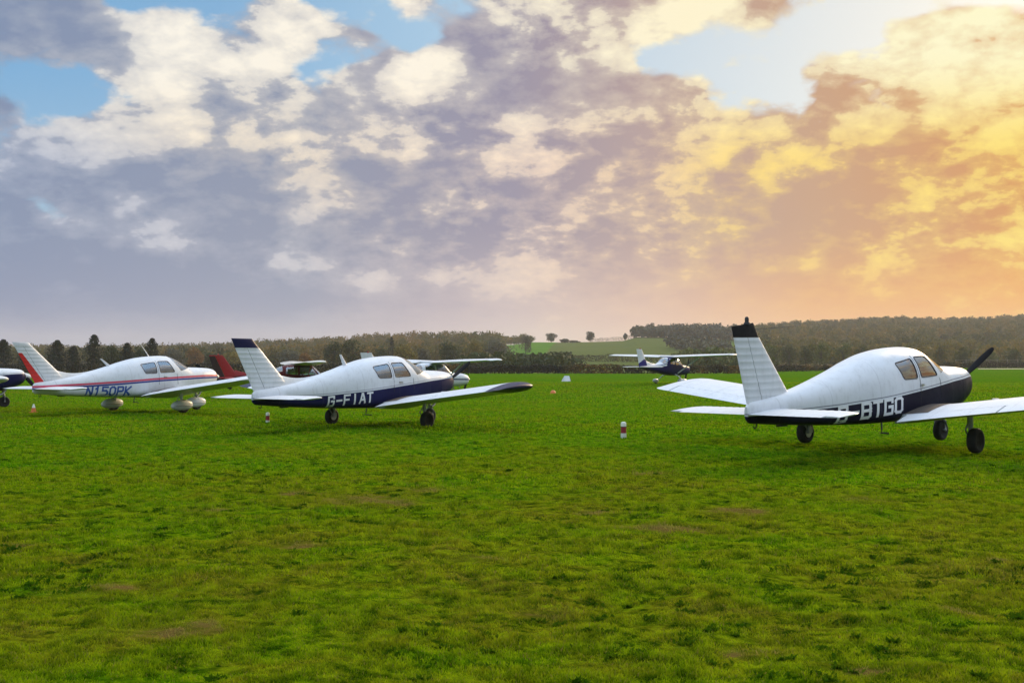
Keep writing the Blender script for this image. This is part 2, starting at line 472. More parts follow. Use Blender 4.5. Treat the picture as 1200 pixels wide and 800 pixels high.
# block lettering: strokes on a 4 x 6 cell
GLY = {
 'G': [[(4, 5), (4, 6), (0, 6), (0, 0), (4, 0), (4, 3), (2.3, 3)]], '-': [[(0.3, 3), (3.7, 3)]],
 'B': [[(0, 0), (0, 6), (3.4, 6), (4, 5.4), (4, 3.6), (3.4, 3), (0, 3)], [(3.4, 3), (4, 2.4), (4, 0.6), (3.4, 0), (0, 0)]],
 'T': [[(0, 6), (4, 6)], [(2, 6), (2, 0)]], 'O': [[(0, 0.8), (0, 5.2), (0.8, 6), (3.2, 6), (4, 5.2), (4, 0.8), (3.2, 0), (0.8, 0), (0, 0.8)]], '0': [[(0, 1.2), (0, 4.8), (1.2, 6), (2.8, 6), (4, 4.8), (4, 1.2), (2.8, 0), (1.2, 0), (0, 1.2)]],
 'F': [[(0, 0), (0, 6), (4, 6)], [(0, 3.1), (3.2, 3.1)]], 'I': [[(2, 0), (2, 6)]],
 'A': [[(0, 0), (1.7, 6), (2.3, 6), (4, 0)], [(0.7, 2), (3.3, 2)]],
 'N': [[(0, 0), (0, 6), (4, 0), (4, 6)]], '1': [[(0.8, 4.9), (2, 6), (2, 0)]],
 '5': [[(4, 6), (0, 6), (0, 3.4), (2.8, 3.4), (4, 2.4), (4, 1.0), (2.8, 0), (0, 0)]],
 'P': [[(0, 0), (0, 6), (3.4, 6), (4, 5.4), (4, 3.4), (3.4, 2.8), (0, 2.8)]], 'K': [[(0, 0), (0, 6)], [(4, 6), (0.3, 2.8), (4, 0)]]}
def lettering(body, text, xa0, xa1, z0, h, slope, side, mat, parent, th=0.9, italic=0.0, off=0.004):
    """painted registration letters lying on the skin of the body; side -1 is the right-hand side"""
    mb = MB(); m = len(text); tot = abs(xa1 - xa0)
    adv = tot / (m * 4 + (m - 1) * 2.0 + th)           # cell unit along the body
    uz = h / (6 + th); eps = 0
    for i, ch in enumerate(text):
        for line in GLY[ch]:
            for (p, q) in zip(line[:-1], line[1:]):
                eps += 1
                a = np.array(p, float); b = np.array(q, float); L = np.linalg.norm(b - a); dd = (b - a) / L; nn_ = np.array([-dd[1], dd[0]])
                a = a - dd * th * 0.49; b = b + dd * th * 0.49
                ks = max(int(L * 1.5), 3); grid = []
                for s_ in range(ks + 1):
                    row = []
                    for w in (-0.5, 0.5):
                        g = a + (b - a) * s_ / ks + nn_ * th * w
                        gx = (i * 6.0 + g[0] + th / 2) * adv; gz = (g[1] + th / 2) * uz
                        gx += italic * gz
                        xa = xa0 - gx if side < 0 else xa0 + gx
                        z = z0 + gz + slope * gx
                        y = body.side(xa, z) + off + (eps % 5) * 0.0004
                        row.append((body.W - xa, side * y, z))
                    grid.append(row)
                v = [r_ for row in grid for r_ in row]
                mb.add(v, [(2 * k, 2 * k + 1, 2 * k + 3, 2 * k + 2) for k in range(ks)])
    ob = mb.build('registration_letters', mat, parent, smooth=None, recalc=False)
    return ob

# aerofoil lifting surfaces
def foil(f, t, camber=0.018):
    yt = 5 * t * (0.2969 * math.sqrt(f) - 0.126 * f - 0.3516 * f * f + 0.2843 * f ** 3 - 0.1036 * f ** 4)
    yc = camber * 4 * f * (1 - f)
    return yc + yt, yc - yt
def foil_ring(f0, f1, t, n=13, camber=0.018):
    u = [(1 - math.cos(math.pi * k / (n - 1))) / 2 for k in range(n)]
    fs = [f0 + (f1 - f0) * x for x in u]
    up = [(f, foil(f, t, camber)[0]) for f in fs]; dn = [(f, foil(f, t, camber)[1]) for f in fs]
    return up[::-1] + (dn[1:] if f0 == 0 else dn)
def wing_piece(stations, f0, f1, side, W, t=0.15, inc=2.0, n=13, camber=0.018, vertical=False, ripple=0.0, pitch=0.11):
    """stations: (span, leading edge aft of datum, chord, height, thickness factor)"""
    rings = []; ti = math.tan(R(inc))
    for k, (y, xle, c, z, tf) in enumerate(stations):
        rg = []
        for f, q in foil_ring(f0, f1, t * tf, n, camber):
            qq = q * c
            if ripple and 0.04 < f < 0.985: qq += math.copysign(ripple * (0.5 + 0.5 * math.cos(2 * math.pi * y / pitch)) , q)
            if vertical: rg.append((W - (xle + f * c), qq, y))
            else: rg.append((W - (xle + f * c), side * y, z + qq + ti * (0.4 - f) * c))
        rings.append(rg)
    return MB().loft(rings)
def stations_interp(st, y0, y1, k):
    a = np.array(st, float)
    return [[y] + [float(np.interp(y, a[:, 0], a[:, j])) for j in range(1, a.shape[1])] for y in np.linspace(y0, y1, k)]

def wheel(parent, c, r, w, name='wheel'):
    """tyre with a hub, turning about the y axis"""
    hub = MB().lathe([(0.0, -w * 0.32), (r * 0.50, -w * 0.32), (r * 0.56, -w * 0.22), (r * 0.56, w * 0.22), (r * 0.50, w * 0.32), (0, w * 0.32)], c, (0, 1, 0), 20).build(name, M_METAL, parent)
    prof = [(r * 0.55, -w * 0.40), (r * 0.74, -w * 0.5), (r * 0.90, -w * 0.44), (r * 0.985, -w * 0.26), (r, 0), (r * 0.985, w * 0.26), (r * 0.90, w * 0.44), (r * 0.74, w * 0.5), (r * 0.55, w * 0.40), (r * 0.55, -w * 0.40)]
    MB().lathe(prof, c, (0, 1, 0), 24).build('tyre', M_RUBBER, parent)
    return hub

# ------------------------------------------------------------------ LOW-WING AEROPLANE (7.1 m long, 9.1 m span); origin midway between the main wheels
W0 = 2.79
# xa, z top, z bottom, z of widest, half width, upper exponent, lower exponent
LOW = Body([
    (0.13, 1.15, 1.01, 1.07, 0.10, 2.2, 2.2), (0.15, 1.25, 0.91, 1.07, 0.25, 2.3, 2.3), (0.20, 1.305, 0.85, 1.06, 0.32, 2.4, 2.4), (0.32, 1.345, 0.78, 1.04, 0.40, 2.6, 2.5),
    (0.60, 1.37, 0.68, 1.01, 0.485, 2.8, 2.8), (1.00, 1.385, 0.58, 0.97, 0.555, 2.8, 3.2), (1.38, 1.395, 0.51, 0.95, 0.58, 2.7, 3.6), (1.60, 1.50, 0.49, 0.95, 0.59, 2.5, 4.0),
    (1.90, 1.665, 0.48, 0.95, 0.595, 2.4, 4.2), (2.12, 1.735, 0.48, 0.95, 0.60, 2.4, 4.4), (2.35, 1.752, 0.48, 0.95, 0.60, 2.4, 4.4), (2.75, 1.735, 0.48, 0.95, 0.595, 2.4, 4.4),
    (3.3, 1.675, 0.48, 0.93, 0.575, 2.3, 4.4), (3.8, 1.565, 0.485, 0.90, 0.525, 2.3, 4.4), (4.4, 1.405, 0.50, 0.86, 0.43, 2.2, 4.2), (5.0, 1.255, 0.525, 0.84, 0.345, 2.2, 3.8),
    (5.6, 1.125, 0.56, 0.825, 0.26, 2.2, 3.4), (6.2, 1.035, 0.60, 0.81, 0.17, 2.2, 3.0), (6.55, 0.985, 0.63, 0.80, 0.11, 2.2, 2.6), (6.76, 0.955, 0.65, 0.80, 0.06, 2.2, 2.3), (6.82, 0.90, 0.70, 0.80, 0.03, 2.2, 2.2)], W0)

def low_wing(label, loc, heading, livery_mat, P):
    root = empty('low_wing_aeroplane', loc, heading)
    tag(root, label, 'aeroplane', 'low-wing aeroplanes parked on the grass')
    X = lambda xa: W0 - xa
    fus = LOW.mesh(0.98, 6.82, 0.07, 64, cap=True).build('fuselage', livery_mat, root, 40)
    # openings, side view (body x = W0 - aft distance)
    ws_ = P.get('wshift', 0.0)
    fw = rounded([(X(2.00 + ws_), 1.25), (X(2.58 + ws_), 1.225), (X(2.58 + ws_), 1.575), (X(2.18 + ws_), 1.59)], 0.05)
    rw = rounded([(X(2.70 + ws_), 1.215), (X(3.13 + ws_), 1.205), (X(3.23 + ws_), 1.48), (X(2.70 + ws_), 1.555)], 0.05)
    ws = [(X(1.40), 1.40), (X(1.82 + ws_ * .6), 1.28), (X(2.05 + ws_ * .6), 1.60), (X(2.11 + ws_ * .3), 1.72), (X(2.08 + ws_ * .3), 1.80), (X(1.40), 1.80)]
    panes = cut_windows(fus, [(fw, -1), (fw, 1), (rw, -1), (rw, 1), (ws, -1), (ws, 1)])
    for k, (vs, fs) in enumerate(panes):
        if not vs: continue
        vs = [(v[0], v[1] * 0.997, v[2] - 0.002) for v in vs]
        MB().add(vs, fs).build('windscreen' if k >= 4 else 'window', M_GLASS, fus, 40, False)
    for poly in (fw, rw):
        for sy in (-1, 1):
            pts = []
            for i_ in range(len(poly)):
                a_, b_ = poly[i_], poly[(i_ + 1) % len(poly)]
                for q in (0.0, 0.34, 0.67):
                    x_, z_ = a_[0] + (b_[0] - a_[0]) * q, a_[1] + (b_[1] - a_[1]) * q
                    pts.append((x_, sy * (LOW.side(W0 - x_, z_) + 0.001), z_))
            MB().tube(pts + [pts[0], pts[1]], 0.010, 6).build('window_seal', M_DARK, fus)
    # windscreen centre strip follows the glass
    cs = [(X(x), 0, float(LOW.zt(x)) + 0.001) for x in np.linspace(1.39, 2.12, 12)]
    MB().tube(cs, 0.016, 8).build('windscreen_strip', livery_mat, fus)
    # cabin lining, a little inside the skin
    lin_ = LOW.mesh(1.30, 4.1, 0.08, 64, 0.022, cap=False).build('cabin_lining', M_LINER, root, 40)
    def grow(poly, s):
        c = np.mean(np.array(poly), 0); return [tuple(c + (np.array(p) - c) * s) for p in poly]
    cut_windows(lin_, [(grow(fw, 1.02), 0), (grow(rw, 1.02), 0), (ws, 0)])
    # seats, panel
    for xa, sc in ((2.42, 1.0), (3.05, 0.80)):
        for sy in (-1, 1):
            m = MB()
            c = [(X(xa - 0.42), 0.86), (X(xa - 0.40), 0.95), (X(xa), 0.98), (X(xa + 0.10), 1.20), (X(xa + 0.17), 1.46), (X(xa + 0.24), 1.46), (X(xa + 0.22), 1.2), (X(xa + 0.13), 0.90), (X(xa), 0.86)]
            m.loft([[(x, sy * 0.25 + w, 0.86 + (z - 0.86) * sc) for x, z in c] for w in (-0.20 * sc, -0.16 * sc, 0.16 * sc, 0.20 * sc)])
            m.build('seat', M_SEAT, root, 40)
    MB().box((X(1.62), 0, 1.17), (0.22, 1.02, 0.30), 0.93).build('instrument_panel', M_DARK, root)
    # door seams, handle
    for za, zb_, xa, xb in ((0.86, 1.20, 1.90 + ws_, 1.93 + ws_), (0.86, 1.60, 2.64 + ws_, 2.64 + ws_)):
        pts = []
        for q in np.linspace(0, 1, 10):
            z = za + (zb_ - za) * q; xx = xa + (xb - xa) * q
            pts.append((X(xx), -(LOW.side(xx, z) + 0.0005), z))
        MB().tube(pts, 0.005, 6).build('door_seam', M_DARK, fus)
    MB().box((X(2.6), -(LOW.side(2.6, 1.1) + 0.012), 1.1), (0.12, 0.022, 0.03)).build('door_handle', M_METAL, fus)
    # cowling
    cw = LOW.mesh(0.13, 0.975, 0.05, 64, cap=True)
    cow = cw.build('engine_cowling', livery_mat, root, 50)
    for sy in (-1, 1):
        MB().lathe([(0.0, 0), (0.085, 0.0), (0.105, -0.03), (0.0, -0.03)], (X(0.14), sy * 0.20, 1.09), (1, 0, 0), 16).build('air_intake', M_BLACK, cow)
    MB().tube([(X(0.8), -0.22, 0.62), (X(0.9), -0.24, 0.50), (X(1.02), -0.25, 0.44)], 0.032, 10).build('exhaust_pipe', M_METAL, cow)
    # propeller
    hub = MB().lathe([(0.0, 0.28), (0.035, 0.26), (0.08, 0.18), (0.118, 0.09), (0.138, 0.0), (0.138, -0.03), (0.0, -0.03)], (X(0.09), 0, 1.08), (1, 0, 0), 24).build('spinner', P.get('spinner', M_WHITE), root)
    for ph in (P['prop'], P['prop'] + 180):
        a = R(ph); u = Vector((0, -math.cos(a), math.sin(a))); w = Vector((0, math.sin(a), math.cos(a))); fx = Vector((1, 0, 0))
        rings = []
        for r_, c_, tw, th in ((0.08, 0.07, 50, 0.05), (0.16, 0.115, 42, 0.04), (0.30, 0.145, 32, 0.03), (0.50, 0.15, 24, 0.022), (0.70, 0.135, 18, 0.017), (0.84, 0.115, 15, 0.013), (0.91, 0.08, 14, 0.01), (0.935, 0.03, 14, 0.006)):
            e1 = w * math.cos(R(tw)) + fx * math.sin(R(tw)); e2 = w * -math.sin(R(tw)) + fx * math.cos(R(tw))
            o = Vector((X(0.06), 0, 1.08)) + u * r_
            rings.append([o + e1 * (c_ / 2 * math.cos(t)) + e2 * (th / 2 * math.sin(t)) for t in [2 * math.pi * k / 12 for k in range(12)]])
        MB().loft(rings).build('propeller_blade', M_BLACK, root, 40)
    # wings
    RZ, DIH = 0.565, math.tan(R(6.9))
    zz = lambda y: RZ + DIH * (y - 0.55)
    DS = P.get('dspan', 0.0); MW = P.get('wing_mat', M_WHITE)
    plan = [(0.40, 1.60, 2.02, zz(0.40), 1.0), (0.55, 1.66, 1.96, zz(0.55), 1.0), (1.05, 1.99, 1.61, zz(1.05), 1.0), (4.22, 1.99, 1.60, zz(4.22), 1.0)]
    for sy in (-1, 1):
        st = stations_interp(plan, 0.40, 4.18 + DS, 26)
        wg = wing_piece(st, 0.0, 0.785, sy, W0, n=18, inc=3.0).build('wing', MW, root, 45)
        wing_piece(stations_interp(plan, 0.66, 2.30, 3), 0.792, 1.0, sy, W0, n=8, inc=3.0).build('flap', M_WHITE, wg, 45)
        wing_piece(stations_interp(plan, 2.33, 4.16 + DS, 66), 0.792, 1.0, sy, W0, n=8, inc=3.0, ripple=0.004, pitch=0.15).build('aileron', MW, wg, 60)
        tipst = []
        for q in np.linspace(0, 1, 12):
            y = 4.19 + DS + 0.36 * math.sin(q * math.pi / 2); k = math.cos(q * math.pi / 2) ** 0.7
            front = 0.62 * (1 - k ** 0.8); back = 0.12 * (1 - k)
            tipst.append((y, 1.99 + front, max(1.60 - front - back, 0.2), zz(y) - 0.01 * q, max(k, 0.08)))
        wing_piece(tipst, 0.0, 1.0, sy, W0, n=16, inc=3.0).build('wing_tip', P.get('tip', M_WHITE), wg, 60)
        # fuel cap
        MB().lathe([(0, 0.012), (0.05, 0.012), (0.06, 0.0), (0, 0.0)], (X(2.35), sy * 1.75, zz(1.75) + 0.16), (0, 0, 1), 16).build('fuel_cap', M_METAL, wg)
        if sy < 0:     # grit walkway on the right wing root
            m = MB(); vs = []; rows = 0
            for y in np.linspace(0.56, 1.02, 8):
                _, xle, c, z, tf = stations_interp(plan, y, y, 1)[0]
                for f in np.linspace(0.28, 0.775, 14):
                    vs.append((X(xle + f * c), sy * y, z + foil(f, 0.15)[0] * c + math.tan(R(3)) * (0.4 - f) * c + 0.006))
                rows += 1
            m.add(vs, [(i * 14 + j, i * 14 + j + 1, (i + 1) * 14 + j + 1, (i + 1) * 14 + j) for i in range(rows - 1) for j in range(13)])
            m.build('wing_walkway', M_WALK, wg, 40, False)
    # main gear
    def spat(par, c, s=1.0):
        rings = []
        for q in np.linspace(0.0, 1.0, 18):
            e = (4 * q * (1 - q)) ** 0.5 if q < 0.5 else (4 * q * (1 - q)) ** 0.62
            x = c[0] + (0.38 - 0.86 * q) * s; hh = 0.175 * e * s + 0.002; ww = 0.125 * e * s + 0.002
            zc = c[2] + 0.045 * s - 0.03 * q
            rings.append([(x, c[1] + ww * math.copysign(abs(math.cos(t)) ** 0.8, math.cos(t)), zc + hh * math.copysign(abs(math.sin(t)) ** 0.85, math.sin(t)) * (1.0 if math.sin(t) > 0 else 0.85)) for t in [2 * math.pi * k / 20 for k in range(20)]])
        sp = MB().loft(rings).build('wheel_fairing', M_WHITE, par, 50)
        m = MB()
        for sy in (-1, 1):
            pts = []
            for q in np.linspace(0.12, 0.86, 10):
                e = (4 * q * (1 - q)) ** (0.5 if q < 0.5 else 0.62)
                pts.append((c[0] + (0.38 - 0.86 * q) * s, c[1] + sy * 0.1245 * e * s, c[2] + 0.045 * s - 0.03 * q))
            m.tube(pts, 0.014, 6)
        m.build('grey_stripe', M_OLEO, sp)
    for sy in (-1, 1):
        y = sy * 1.52; zt = zz(1.52)
        leg = MB().tube([(0.0, y, zt - 0.02), (0.0, y, 0.42)], 0.048, 12).tube([(0, y, 0.43), (0, y, 0.24)], 0.032, 12)
        leg.tube([(-0.05, y, 0.52), (-0.17, y, 0.39), (-0.05, y, 0.25)], 0.016, 8).box((0, y, 0.25), (0.12, 0.07, 0.10))
        leg.tube([(0, y - sy * 0.02, 0.21), (0, y + sy * 0.10, 0.21)], 0.026, 10)
        g = leg.build('main_landing_gear', M_WHITE if P.get('spats') else M_OLEO, root)
        wheel(g, (0, y + sy * 0.085, 0.208), 0.208, 0.155)
        MB().lathe([(0.0, -0.012), (0.095, -0.012), (0.095, 0.012), (0.0, 0.012)], (0, y + sy * 0.02, 0.208), (0, 1, 0), 18).build('brake_disc', M_METAL, g)
        if P.get('spats'): spat(g, (0, y + sy * 0.085, 0.20))
    xn = X(0.79)
    leg = MB().tube([(xn - 0.06, 0, 0.70), (xn - 0.01, 0, 0.44)], 0.045, 12).tube([(xn - 0.012, 0, 0.46), (xn, 0, 0.40)], 0.032, 12)
    leg.tube([(xn, -0.10, 0.20), (xn, -0.10, 0.36), (xn, 0, 0.43), (xn, 0.10, 0.36), (xn, 0.10, 0.20)], 0.022, 8).tube([(xn, -0.11, 0.20), (xn, 0.11, 0.20)], 0.018, 8)
    leg.tube([(xn - 0.04, 0, 0.56), (xn - 0.15, 0, 0.48), (xn - 0.03, 0, 0.40)], 0.014, 8)
    g = leg.build('nose_landing_gear', M_WHITE if P.get('spats') else M_OLEO, root)
    wheel(g, (xn, 0, 0.195), 0.195, 0.14)
    if P.get('spats'): spat(g, (xn, 0, 0.205), 1.05)
    # fin and rudder: ribbed skins
    tz0, tz1 = 0.93, 2.10
    LEb, LEt, Hb, Ht, TEb, TEt = P.get('fin', (5.60, 6.60, 6.44, 6.83, 6.80, 7.15))
    def finst(z, fr, ba):
        q = (z - tz0) / (tz1 - tz0)
        a = LEb + (LEt - LEb) * q; b = TEb + (TEt - TEb) * q; h = Hb + (Ht - Hb) * q
        return a, h, b
    capz = P.get('cap', 1.93)
    def fin_section(za, zb_, part, k, rip):
        st = []
        for z in np.linspace(za, zb_, k):
            a, h, b = finst(z, 0, 0); tf = 1.0 - 0.25 * (z - tz0) / (tz1 - tz0)
            st.append((z, a, b - a, 0, tf))
        rings = []
        for (z, a, c, _, tf) in st:
            _, h, _ = finst(z, 0, 0); fh = (h - a) / c
            f0, f1 = (0, fh - 0.006) if part == 'fin' else ((fh + 0.006, 1.0) if part == 'rud' else (0.0, 1.0))
            rg = []
            for f, q in foil_ring(f0, f1, 0.10 * tf, 12, 0.0):
                y = q * c
                if rip and 0.05 < f < 0.99: y += math.copysign(rip * (0.5 + 0.5 * math.cos(2 * math.pi * z / 0.105)) ** 2, q)
                rg.append((X(a + f * c), y, z))
            rings.append(rg)
        return MB().loft(rings)
    fin = fin_section(tz0 - 0.06, capz - 0.004, 'fin', 90, 0.006).build('tail_fin', M_WHITE, root, 60)
    rud = fin_section(tz0 + 0.02, capz - 0.004, 'rud', 90, 0.006).build('rudder', P.get('rudder', M_WHITE), root, 60)
    # fin cap, sloping top
    rings = []
    for q in np.linspace(0, 1, 8):
        z = capz + (tz1 - capz) * q; a, h, b = finst(z, 0, 0); c = b - a; k = math.sqrt(max(1 - (q * 0.985) ** 3, 0.02))
        tf = (1.0 - 0.25 * (z - tz0) / (tz1 - tz0)) * k
        rings.append([(X(a + f * c), y * c, z + P.get('cap_rise', 0.0) * (1 - f) * q) for f, y in foil_ring(0, 1, 0.10 * tf, 12, 0.0)])
    cp = MB().loft(rings).build('fin_cap', P.get('cap_mat', M_NAVY), root, 60)
    if P.get('dorsal'):
        rings = []
        for q in np.linspace(0, 1, 16):
            xa = 4.75 + q * 1.45; zt = float(LOW.zt(xa)); z1 = zt + 0.30 * q ** 2.2 + 0.012
            rings.append([(X(xa), s_ * (0.02 + 0.012 * q), zz_) for s_, zz_ in ((-1.8, zt - 0.03), (-0.5, z1 - 0.02), (0, z1), (0.5, z1 - 0.02), (1.8, zt - 0.03))])
        MB().loft(rings).build('dorsal_fillet', M_WHITE, root, 50)
    if P.get('beacon', True):
        xb = X(LEt + 0.16)
        zb = tz1 + P.get('cap_rise', 0) * 0.7
        b = MB().lathe([(0.0, 0.0), (0.05, 0.0), (0.045, 0.03), (0.03, 0.035), (0.032, 0.09), (0.02, 0.115), (0.0, 0.12)], (xb, 0, zb - 0.01), (0, 0, 1), 14).build('beacon', M_DARK, cp)
    if P.get('wire'):
        MB().tube([(X(6.62), 0, 2.06), (X(6.2), -0.02, 2.08), (X(5.5), -0.03, 2.11)], 0.004, 6).build('wire_aerial', M_DARK, root)
    # stabilator
    sp = [(0.0, 6.05, 0.78, 0.80, 1.0), (1.30, 6.05, 0.78, 0.80, 0.95), (1.42, 6.09, 0.74, 0.80, 0.8), (1.49, 6.17, 0.66, 0.80, 0.5), (1.525, 6.32, 0.48, 0.80, 0.15)]
    a = np.array(sp)
    ys = list(np.linspace(0, 1.28, 74)) + [1.32, 1.36, 1.40, 1.43, 1.46, 1.49, 1.51, 1.525]
    rings = []
    full = [-y for y in ys[::-1]] + ys[1:]
    for y in full:
        row = [float(np.interp(abs(y), a[:, 0], a[:, j])) for j in range(1, 5)]
        xle, c, z, tf = row
        rg = []
        for f, q in foil_ring(0, 0.86, 0.10 * tf, 14, 0.0):
            qq = q * c
            if 0.06 < f < 0.84 and abs(y) < 1.3: qq += math.copysign(0.0035 * (0.5 + 0.5 * math.cos(2 * math.pi * y / 0.13)) ** 2, q)
            rg.append((X(xle + f * c), -y, z + qq + 0.03 * (0.5 - f)))
        rings.append(rg)
    stb = MB().loft(rings).build('stabilator', M_WHITE, root, 60)
    rings = []
    for y in np.linspace(-1.28, 1.28, 40):
        rings.append([(X(6.05 + f * 0.78), -y, 0.80 + q * 0.78 + 0.03 * (0.5 - f)) for f, q in foil_ring(0.868, 1.0, 0.10, 6, 0.0)])
    MB().loft(rings).build('trim_tab', M_WHITE, stb, 60)
    # small fittings
    MB().tube([(X(3.62), -0.40, 0.54), (X(3.66), -0.43, 0.40), (X(3.72), -0.45, 0.34), (X(3.52), -0.47, 0.32)], 0.014, 8).build('boarding_step', M_DARK, root)
    MB().tube([(X(6.55), 0, 0.66), (X(6.57), 0, 0.58), (X(6.60), 0, 0.56), (X(6.63), 0, 0.58), (X(6.62), 0, 0.66)], 0.012, 8).build('tie_down_ring', M_DARK, root)
    MB().box((X(5.9), 0, 0.585), (0.22, 0.07, 0.06), 0.8).build('tail_skid_pad', M_DARK, root)
    for (xa, dx_, h, r0, kind) in P.get('aerials', []):
        zt = float(LOW.zt(xa))
        if kind == 'blade':
            rings = []
            for q in np.linspace(0, 1, 5):
                cc = 0.16 - 0.09 * q; x0 = X(xa) - dx_ * q
                rings.append([(x0 + cc * (0.5 - f), y * cc, zt - 0.01 + h * q) for f, y in foil_ring(0, 1, 0.16, 7, 0)])
            MB().loft(rings).build('blade_aerial', M_WHITE, root, 40)
        else:
            MB().tube([(X(xa), 0, zt - 0.01), (X(xa) - dx_ * 0.3, 0, zt + h * 0.3), (X(xa) - dx_, 0, zt + h)], [0.018, 0.011, 0.006], 8).build('whip_aerial', M_WHITE, root)
    for (text, side, xa0, xa1, z0, h, slope, mat, th, it) in P['text']:
        lettering(LOW, text, xa0, xa1, z0, h, slope, side, mat, fus, th, it)
    return root

# ------------------------------------------------------------------ HIGH-WING AEROPLANE (8.2 m long, 11 m span); origin midway between the main wheels
W1 = 3.05
HIGH = Body([
    (0.22, 1.16, 1.00, 1.08, 0.12, 2.2, 2.2), (0.26, 1.32, 0.86, 1.08, 0.30, 2.3, 2.3), (0.40, 1.40, 0.76, 1.07, 0.41, 2.5, 2.5), (0.90, 1.47, 0.69, 1.06, 0.50, 2.8, 2.7),
    (1.50, 1.51, 0.66, 1.06, 0.54, 2.8, 2.9), (1.70, 1.56, 0.65, 1.08, 0.55, 2.7, 3.0), (2.05, 1.86, 0.645, 1.12, 0.555, 2.7, 3.0), (2.30, 2.03, 0.64, 1.15, 0.56, 3.0, 3.0), (2.6, 2.09, 0.64, 1.15, 0.56, 3.2, 3.0),
    (3.3, 2.09, 0.66, 1.15, 0.56, 3.2, 3.0), (3.9, 2.05, 0.71, 1.15, 0.54, 3.0, 2.9), (4.3, 1.95, 0.77, 1.15, 0.48, 2.7, 2.7), (4.75, 1.70, 0.83, 1.17, 0.40, 2.5, 2.6),
    (5.2, 1.57, 0.90, 1.19, 0.33, 2.4, 2.5), (6.2, 1.48, 1.03, 1.22, 0.22, 2.3, 2.4), (7.2, 1.42, 1.14, 1.26, 0.12, 2.2, 2.3), (7.75, 1.39, 1.20, 1.28, 0.06, 2.2, 2.2), (7.85, 1.36, 1.24, 1.28, 0.03, 2.2, 2.2)], W1)

